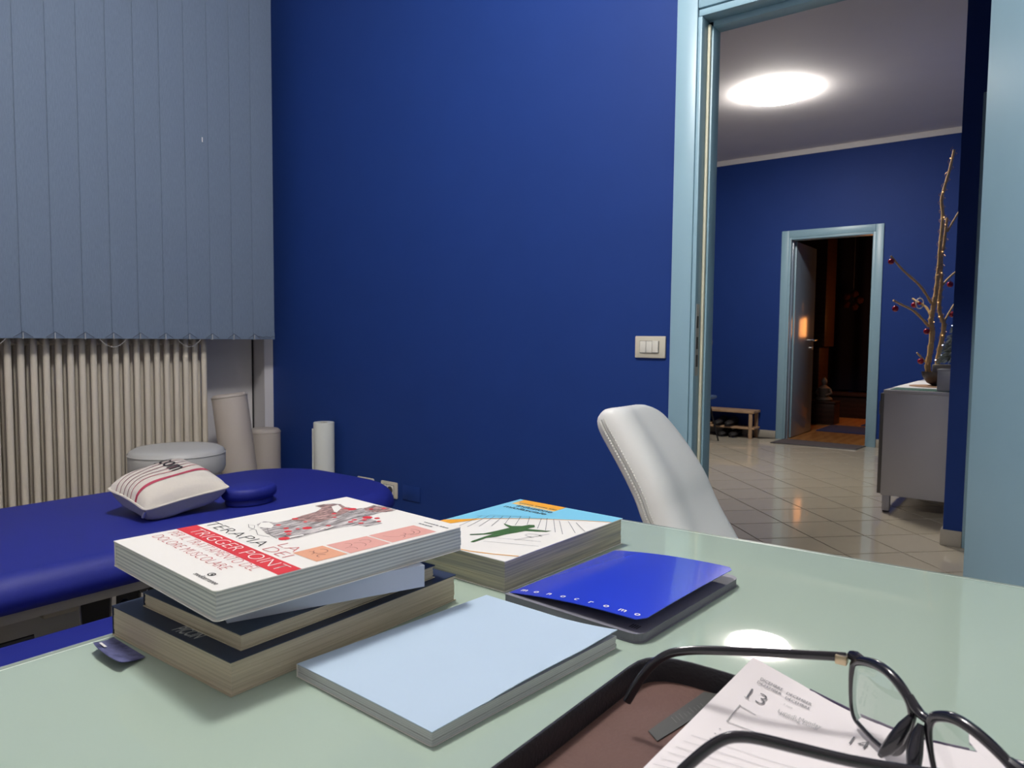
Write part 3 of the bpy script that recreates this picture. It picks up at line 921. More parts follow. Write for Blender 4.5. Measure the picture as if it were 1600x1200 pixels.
for k in range(5):
    a = 2*PI*k/5+.3
    lg = MB().tube([(-2.78, 1.455, .11), (-2.78+.24*math.cos(a), 1.455+.24*math.sin(a), .065)], [.018, .012], 8).obj('leg', CHROME, so)
    MB().lathe([(0, -.011), (.022, -.011), (.025, -.006), (.025, .006), (.022, .011), (0, .011)], (-2.78+.24*math.cos(a), 1.455+.24*math.sin(a), .0255), 14, (math.sin(a), -math.cos(a), 0)).obj('caster', DARK, lg)

# ------------------------------------------------------------------ MASSAGE COUCH
ZC = .56
BX0, BX1, BY0, BY1 = -2.40, -1.655, -.55, 1.71
def rrect(x0, x1, y0, y1, r, n=8):
    P = []
    for cx_, cy_, a0 in ((x1-r, y1-r, 0), (x0+r, y1-r, 90), (x0+r, y0+r, 180), (x1-r, y0+r, 270)):
        for k in range(n+1):
            a = math.radians(a0+90*k/n)
            P.append((cx_+r*math.cos(a), cy_+r*math.sin(a)))
    return P
def pad(name, mt, x0, x1, y0, y1, z0, z1, r, e, parent, n=10, nose=None, fill=.94):
    """upholstered slab: rounded rectangle outline with rounded top and bottom edges"""
    levels = [(z0, e*.7), (z0+e*.15, e*.25)]+[(z1-e+e*math.sin(a*PI/12), e-e*math.cos(a*PI/12)) for a in range(0, 7)]
    vs = []; fs = []
    N = None
    for z, ins in levels:
        P = rrect(x0+ins, x1-ins, y0+ins, y1-ins, max(r-ins, .01), n)
        N = len(P)
        vs += [Vector((*p, z)) for p in P]
    for i in range(len(levels)-1):
        for k in range(N):
            fs.append((i*N+k, i*N+(k+1) % N, (i+1)*N+(k+1) % N, (i+1)*N+k))
    fs.append(tuple(range(N-1, -1, -1)))
    fs.append(tuple((len(levels)-1)*N+k for k in range(N)))
    return MB().add(vs, fs).obj(name, mt, parent, ang=50)
bd = thing('massage_couch', 'blue vinyl massage couch along the radiator wall', 'massage table', (-2.03, .6, 0))
pad('mattress', VINYL, BX0, BX1, BY0, BY1, ZC-.085, ZC, .26, .055, bd)
for x in (-1.78, -2.28):
    MB().box((x-.025, -.45, ZC-.128), (x+.025, 1.10, ZC-.0855), .003).obj('side_rail', STEELG, bd)
lab(MB().box((-1.96, .66, .37), (-1.90, .74, .44), .006).obj('bracket', BASEB, bd), 'beige corner bracket')
for x in (-1.83, -2.25):
    for y, dy in ((-.35, -.08), (.53, -.005), (.86, .02), (1.45, .06)):
        MB().tube([(x, y, ZC-.13), (x, y+dy, .012)], .0105, 10).obj('leg', CHROME, bd)
for y in (.86,):
    MB().tube([(-1.83, y-.07, ZC-.12), (-1.83, y-.08, .2)], .007, 8).obj('brace', CHROME, bd)
    for xx, yy, zz in ((-1.80, .84, .425), (-1.80, .80, .395), (-1.80, .90, .42), (-1.80, .925, .415)):
        MB().lathe([(0, 0), (.011, 0), (.013, .008), (.011, .018), (0, .02)], (xx, yy, zz), 12, (1, 0, 0)).obj('bolt_knob', DARK, bd)
MB().tube([(-1.88, .50, .345), (-1.84, .62, .36)], .006, 8).obj('lever', DARK, bd)
MB().box((-2.28, -.45, .0), (-1.92, 1.2, .06), .01).obj('base_plate', STEELG, bd)
UND = mat('dark_brown_metal', (.055, .048, .042), .6)  # for the panels added to darken the space under the couch
lab(MB().box((-2.12, -.45, .061), (-2.06, .60, ZC-.129), .004).obj('base_panel', UND, bd), 'dark panel under the couch')
lab(MB().box((-2.12, .604, .061), (-2.05, .80, ZC-.129), .004).obj('base_panel', STEELG, bd), 'grey post under the couch')
lab(MB().box((-2.30, .804, .061), (-2.26, 1.45, ZC-.129), .004).obj('base_panel', UND, bd), 'dark panel under the couch head')
# lower padded bench in front of the couch
lb_ = thing('padded_bench', 'low blue padded bench standing between couch and desk', 'bench', (-1.42, .5, 0))
pad('seat', VINYL, -1.622, -1.22, -.5, 1.25, .365, .452, .09, .045, lb_)
for x in (-1.55, -1.28):
    for y in (-.4, 1.12):
        MB().tube([(x, y, .364), (x, y, .0)], .015, 10).obj('leg', CHROME, lb_)

# cushion on couch
def cushion():
    C0 = Vector((-1.945, 1.015, ZC))
    # corner positions in plan (front, right, back, left)
    Fp, Rp = Z(226, 799, .595), Z(362, 761, .625)
    Lp = Z(165, 764, .632)
    Bp = Z(285, 722, .645)
    pts = [Vector((p.x, p.y, p.z)) for p in (Fp, Rp, Bp, Lp)]
    return pts
Fp, Rp, Bp, Lp = cushion()
cen = (Fp+Rp+Bp+Lp)/4
pc = thing('cushion', 'cream linen cushion with dark red stripes lying on the blue couch', 'cushion', (cen.x, cen.y, ZC))
def edgepull(u, v):
    # plan outline pulled in between the corners
    s = 2*u-1; t = 2*v-1
    k = .045*((1-s*s)*abs(t)**3+(1-t*t)*abs(s)**3)
    return k
def cpoint(u, v, sgn):
    s = 2*u-1; t = 2*v-1
    p = Fp*(1-u)*(1-v)+Rp*u*(1-v)+Bp*u*v+Lp*(1-u)*v
    c = cen
    k = edgepull(u, v)*1.6+.055*(abs(s)*abs(t))**9
    p = p+(c-p)*k
    bul = max(0, (1-s**4))*max(0, (1-t**4))
    bul = bul**.55
    up = .046 if sgn > 0 else -.060
    z = p.z+up*bul
    z += .002*math.sin(9*u+3)*math.sin(11*v)
    if sgn < 0:
        z = max(z, ZC+.001)
    return Vector((p.x, p.y, z))
MB().grid(lambda u, v: cpoint(u, v, 1), 28, 28).obj('top_cover', LINEN, pc, ang=80)
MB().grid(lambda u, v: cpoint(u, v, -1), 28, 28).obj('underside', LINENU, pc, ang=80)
ring = [(i/16, 0) for i in range(16)]+[(1, i/16) for i in range(16)]+[(1-i/16, 1) for i in range(16)]+[(0, 1-i/16) for i in range(16)]
MB().tube([cpoint(u, v, 1) for u, v in ring], .0035, 6, closed=True).obj('piping', LINEN, pc)
def ribbon(v0, w, mt):
    mb = MB()
    n = 40
    vs = []
    for i in range(n+1):
        u = i/n
        for vv in (v0-w/2, v0+w/2):
            p = cpoint(u, vv, 1)
            vs.append(p+Vector((0, 0, .0012)))
    mb.add(vs, [(2*i, 2*i+2, 2*i+3, 2*i+1) for i in range(n)])
    return mb.obj('stripe', mt, pc)
ribbon(.29, .05, REDSTRIPE)
for v0 in (.44, .53, .62, .71, .80):
    ribbon(v0, .012, DKSTRIPE if v0 != .44 else REDSTRIPE)
# zip pull at the front corner
MB().tube([Fp+Vector((-.012, .006, -.004)), Fp+Vector((-.016, .002, -.020))], .004, 6).obj('zip_pull', CHROME, pc)
# lettering follows the cushion
cu_ = bpy.data.curves.new('t', 'FONT'); cu_.body = 'dicom'; cu_.size = 1
t_ = bpy.data.objects.new('t', cu_); COL.objects.link(t_)
me_ = bpy.data.meshes.new_from_object(t_.evaluated_get(bpy.context.evaluated_depsgraph_get()))
bpy.data.objects.remove(t_)
bm_ = bmesh.new(); bm_.from_mesh(me_)
bmesh.ops.triangulate(bm_, faces=bm_.faces)
bmesh.ops.subdivide_edges(bm_, edges=bm_.edges, cuts=1)
xm = max(v.co.x for v in bm_.verts)
for v in bm_.verts:
    # text runs from back to front across the stripes
    a, b_ = v.co.x/xm, v.co.y/.72
    vv = .93-.50*a
    uu = .52+.24*b_
    v.co = cpoint(uu, vv, 1)+Vector((0, 0, .0025))
bm_.to_mesh(me_); bm_.free()
me_.materials.clear(); me_.materials.append(INK)
link('lettering', me_, pc)

# small blue headrest pad
hp_ = thing('headrest_pad', 'small round blue vinyl pad next to the cushion on the couch', 'pad', (-1.985, 1.30, ZC))
def stad(ins, z, cx_, cy_, rx, ry, n=32):
    return [Vector((cx_+(rx-ins)*math.cos(2*PI*k/n), cy_+(ry-ins)*math.sin(2*PI*k/n), z)) for k in range(n)]
hc_ = Z(390, 775, ZC+.02)
def ovalpad(name, rx, ry, z0, z1, e, mt, par):
    lv = [(z0, e*.6)]+[(z0+e-e*math.cos(a*PI/8), e-e*math.sin(a*PI/8)) for a in range(1, 5)]+[(z1-e+e*math.sin(a*PI/8), e-e*math.cos(a*PI/8)) for a in range(0, 5)]
    vs = []; fs = []
    for z, ins in lv:
        vs += stad(ins, z, hc_.x, hc_.y, rx, ry)
    for i in range(len(lv)-1):
        for k in range(32):
            fs.append((i*32+k, i*32+(k+1) % 32, (i+1)*32+(k+1) % 32, (i+1)*32+k))
    fs += [tuple(range(31, -1, -1)), tuple((len(lv)-1)*32+k for k in range(32))]
    return MB().add(vs, fs).obj(name, mt, par, ang=60)
ovalpad('base_board', .056, .072, ZC+.001, ZC+.017, .004, VINYL, hp_)
ovalpad('cushion_top', .063, .082, ZC+.0172, ZC+.052, .014, VINYL, hp_)

# ------------------------------------------------------------------ WHITE CHAIR
ch = thing('office_chair', 'white leather chair with stitched backrest behind the desk', 'chair', (-.62, 1.85, 0))
# rear contour (X,Z) and local thickness
rear = [(-.70, .33), (-.735, .40), (-.775, .470), (-.815, .53), (-.849, .593), (-.867, .635), (-.901, .693), (-.941, .753), (-.975, .803), (-.990, .832)]
N0, N1 = 1.64, 2.0
def chair_back(u, w_):
    """u along the height (0 bottom..1 top), w_ angle around the cross-section"""
    return None
secs = []
nh = 26
def cr(P, t):
    n = len(P)-1
    i = min(int(t*n), n-1); f = t*n-i
    p = [Vector((*P[max(i-1, 0)], 0)), Vector((*P[i], 0)), Vector((*P[i+1], 0)), Vector((*P[min(i+2, n)], 0))]
    return .5*((2*p[1])+(p[2]-p[0])*f+(2*p[0]-5*p[1]+4*p[2]-p[3])*f*f+(3*p[1]-p[0]-3*p[2]+p[3])*f**3)
vs = []; fs = []
NS = 0
stitch_a, stitch_b = [], []
for i in range(nh+1):
    t = i/nh
    a = cr(rear, t); b2 = cr(rear, min(1, t+.01)); a2 = cr(rear, max(0, t-.01))
    tg = (b2-a2).normalized()
    nrm = Vector((tg.y, -tg.x, 0))           # toward the front (+X, up)
    if nrm.x < 0:
        nrm = -nrm
    th = .088
    # round the top edge
    cap = max(0, (t-.86)/.14)
    sh = 1-math.sqrt(max(0, 1-cap*cap))
    edge = []
    W = N1-N0
    # section: rear face flat, near side with big front radius, gentle hollow in the front, far side
    prof = [(0.000, .020), (.006, .006), (.020, 0.0)]
    sec = []
    for (q, f) in [(.030, 0.0), (.012, .004), (.003, .014), (0.0, .028), (.0, .045), (.004, .062), (.014, .076), (.032, .086), (.055, .091), (.085, .090), (.115, .083), (.14, .080), (.17, .079), (.20, .079), (.23, .079), (.255, .080), (.28, .080), (.305, .080), (.328, .077), (.346, .069), (.356, .058), (.36, .043), (.36, .028), (.357, .014), (.348, .004), (.33, 0), (.24, .0), (.12, .0)]:
        y = N0+q
        ff = f
        # roll over the top
        k = cap
        ff = .045+(f-.045)*(1-.55*sh)
        sec.append((y, ff))
    for (y, ff) in sec:
        ym = (y-(N0+N1)/2)
        y2 = (N0+N1)/2+ym*(1-.10*sh)-.07*max(0, (y-N0)/(N1-N0))*max(0, (t-.45)/.55)**2
        p = a+nrm*ff+tg*(.022*math.sin(min(1, cap)*PI/2)*(1-abs(ff-.045)/.07)*1.0)
        # top corners rounder on the far side
        drop = .035*max(0, (y-(N1-.16))/.16)**2*t**3
        vs.append(Vector((p.x, y2, p.y-drop)))
    NS = len(sec)
    if t < .97:
        for lst, (yy, f) in ((stitch_a, (N0-.0022, .027)), (stitch_b, (N0-.0022, .042))):
            p = a+nrm*f
            lst.append(Vector((p.x, yy, p.y)))
for i in range(nh):
    for k in range(NS):
        fs.append((i*NS+k, i*NS+(k+1) % NS, (i+1)*NS+(k+1) % NS, (i+1)*NS+k))
fs += [tuple(range(NS-1, -1, -1)), tuple(nh*NS+k for k in range(NS))]
bo = MB().add(vs, fs).obj('backrest', LEATHW, ch, ang=75)
md_ = bo.modifiers.new('round', 'SUBSURF'); md_.levels = 1; md_.render_levels = 1
mb = MB()
for lst in (stitch_a, stitch_b):
    for i in range(len(lst)-1):
        for k in range(3):
            p0 = lst[i].lerp(lst[i+1], k/3+.05); p1 = lst[i].lerp(lst[i+1], k/3+.26)
            mb.tube([p0, p1], .0025, 5)
stuff(mb.obj('stitching', STITCH, ch))
seam_l = [p+Vector((-.0007, .0006, .0)) for p in [(a_+b_)/2 for a_, b_ in zip(stitch_a, stitch_b)]]
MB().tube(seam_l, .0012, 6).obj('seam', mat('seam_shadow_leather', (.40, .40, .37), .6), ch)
pad('seat', LEATHW, -.70, -.44, 1.65, 2.0, .35, .42, .06, .035, ch)
MB().box((-.72, 1.76, .32), (-.47, 1.89, .349), .005).obj('seat_plate', CHROME, ch)
MB().lathe([(0, .32), (.03, .32), (.028, .12), (.05, .07), (0, .07)], (-.60, 1.825, 0), 18).obj('gas_column', CHROME, ch)
for k in range(5):
    a = 2*PI*k/5
    lg = MB().tube([(-.60, 1.825, .09), (-.60+.28*math.cos(a), 1.825+.28*math.sin(a), .068)], [.022, .014], 8).obj('leg', CHROME, ch)
    MB().lathe([(0, -.012), (.024, -.012), (.027, -.006), (.027, .006), (.024, .012), (0, .012)], (-.60+.28*math.cos(a), 1.825+.28*math.sin(a), .0275), 14, (math.sin(a), -math.cos(a), 0)).obj('caster', DARK, lg)

# ------------------------------------------------------------------ DESK
T = .765
dk = thing('desk', 'desk with a pale green glass top', 'desk', (-.2, .45, 0))
DP = [(-.7125, -.35), (.65, -.35), (.65, 1.056), (-.026, 1.028), (-.236, 1.020), (-.66, 1.004), (-.69, 1.0), (-.706, .985), (-.7125, .955)]
def outline(ins):
    return [(x+(ins if x < -.68 else -ins if x > .6 else 0), y+(ins if y < 0 else -ins)) if True else None for x, y in DP]
tb_ = bmesh.new()
vv = [tb_.verts.new((x, y, T-.010)) for x, y in DP]
f = tb_.faces.new(vv)
r_ = bmesh.ops.extrude_face_region(tb_, geom=[f])
bmesh.ops.translate(tb_, verts=[v for v in r_['geom'] if isinstance(v, bmesh.types.BMVert)], vec=(0, 0, .010))
bmesh.ops.bevel(tb_, geom=[e for e in tb_.edges if all(v.co.z > T-.001 for v in e.verts)], offset=.0016, segments=2, affect='EDGES')
mb = MB(); mb.bm(tb_)
top = mb.obj('glass_top', GLASSTOP, dk)
DPI = [(x+(.009 if x < -.6 else -.009), y+(.009 if y < 0 else -.009)) for x, y in DP]
# polished edge line of the glass
MB().tube([(x, y, T-.0055) for x, y in DP], .0050, 8, closed=True).obj('glass_edge', GLASSEDGE, dk)
def ring_strip(name, i0, i1, zz, mt):
    def off(i):
        return [(x+(i if x < -.6 else -i if x > .6 else 0), y+(i if y < 0 else -i)) for x, y in DP]
    a, b = off(i0), off(i1)
    n = len(a)
    vs = [(*p, zz) for p in a]+[(*p, zz) for p in b]
    return MB().add(vs, [(k, (k+1) % n, n+(k+1) % n, n+k) for k in range(n)]).obj(name, mt, dk, sm=False)
ring_strip('edge_band', .0018, .0085, T+.00015, mat('painted_bevel_reflection', (.27, .33, .26), .3, coat=1))  # flat ring, the bevel's dark reflection is painted into its colour
ring_strip('edge_line', .0085, .0102, T+.0002, mat('glass_edge_highlight', (.70, .80, .70), .3))  # bright line painted on as the highlight of the glass edge
MB().prism([(x+(.03 if x < -.6 else -.03), y+(.03 if y < 0 else -.03), T-.045) for x, y in DP], (0, 0, .0345)).obj('top_frame', STEELG, dk, sm=False)
for x, y in ((-.64, -.28), (.58, -.28), (-.64, .90), (.58, .93)):
    MB().box((x-.03, y-.03, 0), (x+.03, y+.03, T-.0455), .004).obj('leg', CHROME, dk)

# ------------------------------------------------------------------ BOOKS
def book(name, label, O, x, y, W, H, z0, z1, cover, pages, cat='book', group='books on the desk', r=.0, ct=.0009, spine=True, back=None, spine_mat=None):
    """O: front-left corner of the cover in plan; x,y unit dirs, W along x, H along y. Spine on the x=0 side."""
    x = Vector((x[0], x[1], 0)).normalized(); y = Vector((y[0], y[1], 0)).normalized()
    o = thing(name, label, cat, (O[0]+x.x*W/2+y.x*H/2, O[1]+x.y*W/2+y.y*H/2, z0), group)
    q = lambda a, b, z: Vector((O[0], O[1], 0))+x*a+y*b+Vector((0, 0, z))
    ins = .0012
    pz0, pz1 = z0+ct, z1-ct
    nl = 6
    pb = MB()
    # page block with a slightly uneven fore-edge: several sections
    rnd = random.Random(len(label))
    for k in range(nl):
        za, zb_ = pz0+(pz1-pz0)*k/nl, pz0+(pz1-pz0)*(k+1)/nl
        j = rnd.uniform(0, .0007)
        P = [q(.001, ins+j, za), q(W-ins-j, ins+j, za), q(W-ins-j, H-ins-j, za), q(.001, H-ins-j, za)]
        pb.prism(P, (0, 0, zb_-za-.00002))
    pb.obj('pages', pages, o, sm=False)
    cp = MB()
    cp.prism([q(a, b, z1-ct+.00005) for a, b in crn(W, H, r)], (0, 0, ct))
    c_ = cp.obj('front_cover', cover, o, sm=False)
    MB().prism([q(a, b, z0) for a, b in crn(W, H, r)], (0, 0, ct-.00005)).obj('back_cover', back or cover, o, sm=False)
    MB().prism([q(-.0004, .0006, z0+.0004), q(.0008, .0006, z0+.0004), q(.0008, H, z0+.0004), q(-.0004, H, z0+.0004)], (0, 0, z1-z0-.0008)).obj('spine', spine_mat or cover, o, sm=False)
    return o, c_, Frame(q(0, 0, z1+.00006), x, y)
def crn(W, H, r):
    if not r:
        return [(0, 0), (W, 0), (W, H), (0, H)]
    out = [(0, 0)]
    out += [(W-r+r*math.sin(a*PI/8), r-r*math.cos(a*PI/8)) for a in range(5)]
    out += [(W-r+r*math.cos(a*PI/8), H-r+r*math.sin(a*PI/8)) for a in range(5)]
    return out+[(0, H)]

# 1 bottom of the stack
z1 = T+.0285
x1v = Vector((.1972, .003, 0)).normalized(); y1v = Vector((-x1v.y, x1v.x, 0))
bk1, c1, F1 = book('book', 'thick navy book at the bottom of the stack', (-.707, .303), x1v, y1v, .1972, .2696, T+.0003, z1, NAVY, PAGEY, back=PAGEY)
pa, pb_ = Z(267.5, 984.5, z1), Z(305, 999, z1)
FQ = Frame(pa+Vector((0, 0, .0001)), pb_-pa, y1v)
text('lettering', 'PICCIN', FQ, 0, 0, .0125, mat('silver_print', (.48, .50, .52), .4), c1, width=(pb_-pa).length, thin=.016, shear=.2)
# 2
z2 = .8074
A = Z(223, 925, z2); B_ = Z(376, 992, z2)
x2v = (B_-A); W2 = x2v.length; x2v.normalize(); y2v = Vector((-x2v.y, x2v.x, 0))
bk2, c2, F2 = book('book', 'thinner navy book, second from the bottom of the stack', (A.x, A.y), x2v, y2v, W2, .231, z1+.0003, z2, NAVY, PAGEY, back=PAGEY)
# 3 pale blue spined book
z3 = .8288
P3 = Z(663, 916.6, z2); Q3 = Z(338, 977.5, z2)
y3v = (P3-Q3).normalized(); x3v = Vector((y3v.y, -y3v.x, 0))
H3 = .182; W3 = .145
O3 = P3-y3v*H3
bk3 = thing('book', 'pale blue book turned spine outward beneath the white top book', 'book', (O3.x, O3.y, z2), 'books on the desk')
q3 = lambda a, b, z: Vector((O3.x, O3.y, 0))+x3v*a+y3v*b+Vector((0, 0, z))
MB().prism([q3(-W3, 0, z2+.0003), q3(-.0008, 0, z2+.0003), q3(-.0008, H3, z2+.0003), q3(-W3, H3, z2+.0003)], (0, 0, .0008)).obj('back_cover', SKYS, bk3, sm=False)
MB().prism([q3(-W3, 0, z3-.0008), q3(-.0008, 0, z3-.0008), q3(-.0008, H3, z3-.0008), q3(-W3, H3, z3-.0008)], (0, 0, .0008)).obj('front_cover', SKYS, bk3, sm=False)
MB().prism([q3(-W3+.001, .001, z2+.0012), q3(-.001, .001, z2+.0012), q3(-.001, H3-.001, z2+.0012), q3(-W3+.001, H3-.001, z2+.0012)], (0, 0, z3-z2-.0021)).obj('pages', PAGEW, bk3, sm=False)
MB().prism([q3(-.0008, 0, z2+.0003), q3(.0003, 0, z2+.0003), q3(.0003, H3, z2+.0003), q3(-.0008, H3, z2+.0003)], (0, 0, z3-z2-.0003)).obj('spine', SKYS, bk3, sm=False)
# 4 white anatomy book on top
z4 = .8535
L4 = (-.7127, .3089)
x4v = Vector((.9974, -.0724, 0)); y4v = Vector((.0724, .9974, 0))
W4, H4 = .2032, .2664
bk4, c4, F4 = book('book', 'white book with red title band and muscle drawing on top of the stack', L4, x4v, y4v, W4, H4, z3+.0003, z4, COVERW, PAGEG, r=.005)
patch('red_band', F4, [[(0.0, .0592), (W4-.0002, .0538), (W4-.0002, .0757), (0.0, .0803)]], RED, c4, .00015)
sl = math.atan2(.0757-.0803, W4)
text('lettering', 'TRIGGER POINT', F4, .016, .0630, .0145, COVERW, c4, width=.176, thin=-.018, h=.0003, rot=sl)
text('lettering', 'TERAPIA', F4, .0005, .0865, .0145, INK, c4, width=.116, thin=-.020, h=.0003, rot=sl)
text('lettering', 'DEI', F4, .1245, .0812, .0135, REDI, c4, width=.037, thin=-.025, h=.0003, rot=sl)
text('lettering', 'LA', F4, .1235, .0975, .0125, REDI, c4, width=.029, thin=-.025, h=.0003, rot=sl)
text('lettering', 'PER IL TRATTAMENTO DEL', F4, .0085, .0460, .0115, REDI, c4, width=.168, thin=-.024, h=.0003, rot=sl*.7)
text('lettering', 'DOLORE MUSCOLARE', F4, .0100, .0300, .0115, REDI, c4, width=.146, thin=-.024, h=.0003, rot=sl*.7)
text('lettering', 'mediterranee', F4, .150, .0070, .0052, INK, c4, width=.038, thin=.002, h=.0003)
patch('emblem', F4, strips([(.1625+.0035*math.cos(a*PI/8), .0172+.0028*math.sin(a*PI/8)) for a in range(17)], .0011)+[disc((.1632, .0172), .0013)], INK, c4, .0003)
patch('picture_panel', F4, [[(.1575, .095), (.1578, .1265), (.1965, .1272), (.1955, .0952)]], ORPINK, c4, .0002)
patch('picture_panel', F4, [[(.1585, .1298), (.161, .1751), (.1974, .1758), (.1967, .1301)]], PINK, c4, .0002)
patch('picture_panel', F4, [[(.1605, .1778), (.1626, .234), (.1985, .2336), (.1968, .1782)]], PINK, c4, .0002)
BRN = mat('brown_line_print', (.22, .09, .07), .6)
arc = lambda cx_, cy_, r, a0, a1, k=1: [(cx_+r*math.cos(math.radians(a0+(a1-a0)*i/10)), cy_+r*k*math.sin(math.radians(a0+(a1-a0)*i/10))) for i in range(11)]
patch('line_drawing', F4, strips(arc(.172, .115, .0065, -150, 150), .0008)+strips(arc(.184, .108, .004, 90, 300), .0009)+strips(arc(.169, .104, .005, 0, 140), .0006), BRN, c4, .0003)
patch('line_drawing', F4, strips(arc(.180, .150, .008, 20, 170), .0006)+strips(arc(.172, .142, .006, 0, 150), .0006)+strips(arc(.175, .162, .006, 10, 200), .0006)+strips(arc(.186, .138, .006, 40, 200), .0006), BRN, c4, .0003)
patch('line_drawing', F4, strips(arc(.180, .214, .011, -40, 130, .9), .0007)+strips(arc(.180, .211, .007, -40, 110), .0008)+strips(arc(.181, .203, .004, -60, 120), .0009)+strips(arc(.185, .196, .006, 0, 100), .0007)+strips([(.172, .186), (.181, .190), (.186, .197)], .0005), BRN, c4, .0003)
ARM = [(0.0429, 0.1234), (0.0362, 0.1352), (0.0506, 0.1416), (0.0508, 0.1566), (0.0436, 0.1767), (0.0396, 0.1972), (0.0286, 0.2121), (0.0147, 0.2118), (0.0138, 0.2245), (0.0186, 0.2336), (0.0278, 0.2379), (0.0438, 0.2337), (0.0600, 0.2371), (0.0640, 0.2479), (0.0590, 0.262), (0.0759, 0.2655), (0.0971, 0.2655), (0.0989, 0.2566), (0.0944, 0.2457), (0.0969, 0.2278), (0.1093, 0.2201), (0.1332, 0.2168), (0.1311, 0.1969), (0.1212, 0.1945), (0.1159, 0.1823), (0.1146, 0.1707), (0.1135, 0.1561), (0.1153, 0.1445), (0.1184, 0.1252), (0.1174, 0.112), (0.1012, 0.112), (0.0814, 0.1123)]
patch('muscle_drawing', F4, [ARM], MUSCLE, c4, .0002)
patch('muscle_drawing', F4, [[(.0508, .1566), (.0436, .1767), (.0396, .1972), (.0286, .2121), (.0160, .2125), (.0150, .2240), (.0278, .2370), (.0438, .233), (.062, .230), (.070, .2100), (.076, .195), (.080, .175), (.070, .165)], [(.0640, .2440), (.064, .258), (.0759, .264), (.096, .262), (.097, .25), (.085, .240), (.075, .238)]], MUSCLER, c4, .00025)
patch('muscle_drawing', F4, [[(0.0527, 0.1187), (0.0391, 0.1306), (0.0434, 0.1369), (0.0581, 0.1343), (0.0676, 0.1259), (0.0597, 0.1219)], [(0.0311, 0.2233), (0.0283, 0.234), (0.0448, 0.2277), (0.0585, 0.2112), (0.0539, 0.211)], strip([(.11, .118), (.112, .135)], .004), strip([(.107, .158), (.103, .170)], .002), strip([(.109, .163), (.106, .174)], .002)], COVERW, c4, .0003)
patch('line_drawing', F4, strips([(.095, .108), (.080, .104), (.062, .112), (.048, .112), (.036, .118)], .0006)+strips([(.06, .106), (.055, .114), (.045, .120), (.040, .118)], .0005)+strips([(.105, .110), (.09, .112), (.075, .118), (.063, .124)], .0006), GREYINK, c4, .0003)
dots = [(0.0614, 0.1375), (0.0784, 0.1362), (0.0906, 0.131), (0.0995, 0.1263), (0.1106, 0.1147), (0.089, 0.1429), (0.093, 0.1515), (0.0504, 0.1638), (0.0614, 0.2058), (0.0763, 0.1963), (0.0583, 0.2321), (0.1018, 0.2207), (0.1046, 0.1969), (0.1167, 0.2011), (0.1008, 0.1716), (0.0701, 0.1639), (0.0506, 0.2289), (0.074, 0.2471), (0.0821, 0.2591), (0.124, 0.219), (.108, .212), (.112, .226), (.1, .205)]
rad = [.0028, .003, .004, .0025, .0055, .0022, .005, .0035, .0028, .0022, .0052, .0055, .003, .003, .0026, .0022, .003, .0028, .0032, .0025, .003, .003, .003]
patch('trigger_dots', F4, [disc(d, r) for d, r in zip(dots, rad)], RED, c4, .00035)
tiny = []
for row, (xa, xb, yy) in enumerate(((.161, .1985, .2505), (.161, .182, .2430))):
    xx = xa
    while xx < xb:
        l = random.uniform(.0016, .0040)
        tiny.append([(xx, yy-.0011), (xx+l, yy-.0011), (xx+l, yy+.0011), (xx, yy+.0011)])
        xx += l+.0008+(.002 if random.random() < .15 else 0)
patch('small_print', F4, tiny, GREYINK, c4, .0003)

# 5 book at the back
z5 = .801
bk5, c5, F5 = book('book', 'thick book with sky blue, orange and white cover at the desk back', (-.6677, .6306), (.9997, -.0262), (.0262, .9997), .1819, .258, T+.0003, z5, COVERW, PAGEB, spine_mat=AQUA)
W5, H5 = .1819, .258
ARC = [(0.0, .0880), (.016, .1059), (.0362, .1282), (.0664, .1555), (.1091, .187), (.1464, .2103), (.1817, .2285)]
patch('blue_field', F5, [ARC+[(W5, H5), (0, H5)]], AQUA, c5, .00012)
patch('orange_block', F5, [[(.0085, .2260), (.0085, H5), (.0865, H5), (.0865, .2260)]], ORANGE, c5, .0002)
patch('orange_block', F5, [[(.0085, .2260), (.0085, .2420), (.0865, .2300), (.0865, .2260)]], mat('light_orange_print', (.80, .52, .16), .45), c5, .00026)
patch('orange_arc', F5, strips(ARC, .0022)+[[(0, .086), (.037, .1275), (.0206, .0808), (0, .060)]]+strips([(.10, .0005), (.1257, .004), (.1533, .0126), (.1815, .0254)], .0022), ORANGE, c5, .0003)
text('lettering', 'Induzione', F5, .024, .2150, .0115, INK, c5, width=.064, thin=.012, h=.0004)
text('lettering', 'miofasciale', F5, .012, .2010, .0105, INK, c5, width=.076, thin=.012, h=.0004)
tk = []
xx = .016
for l in (.004, .003, .005, .004, .003, .004, 0, .004, .005, .003, .004, .003, 0, .004, .005, .003):
    if l:
        tk.append([(xx, .2335), (xx+l, .2335), (xx+l, .2375), (xx, .2375)])
    xx += l+.0007 if l else .003
patch('small_print', F5, tk, mat('dark_ochre_print', (.16, .09, .02), .6), c5, .0004)
rays = [(0.0682, 0.1733), (0.0924, 0.1301), (0.079, 0.1798), (0.1024, 0.1431), (0.0972, 0.1823), (0.1248, 0.1367), (0.1024, 0.1887), (0.1383, 0.1358), (0.1132, 0.1888), (0.1533, 0.1365), (0.1233, 0.1883), (0.1660, 0.1349), (0.1345, 0.1935), (0.1752, 0.1501), (0.1463, 0.1947), (0.1805, 0.1644), (0.0574, 0.1638), (0.0794, 0.1231), (0.0492, 0.1568), (0.0707, 0.1068), (.04, .150), (.06, .094), (.032, .146), (.050, .082), (.025, .140), (.040, .070)]
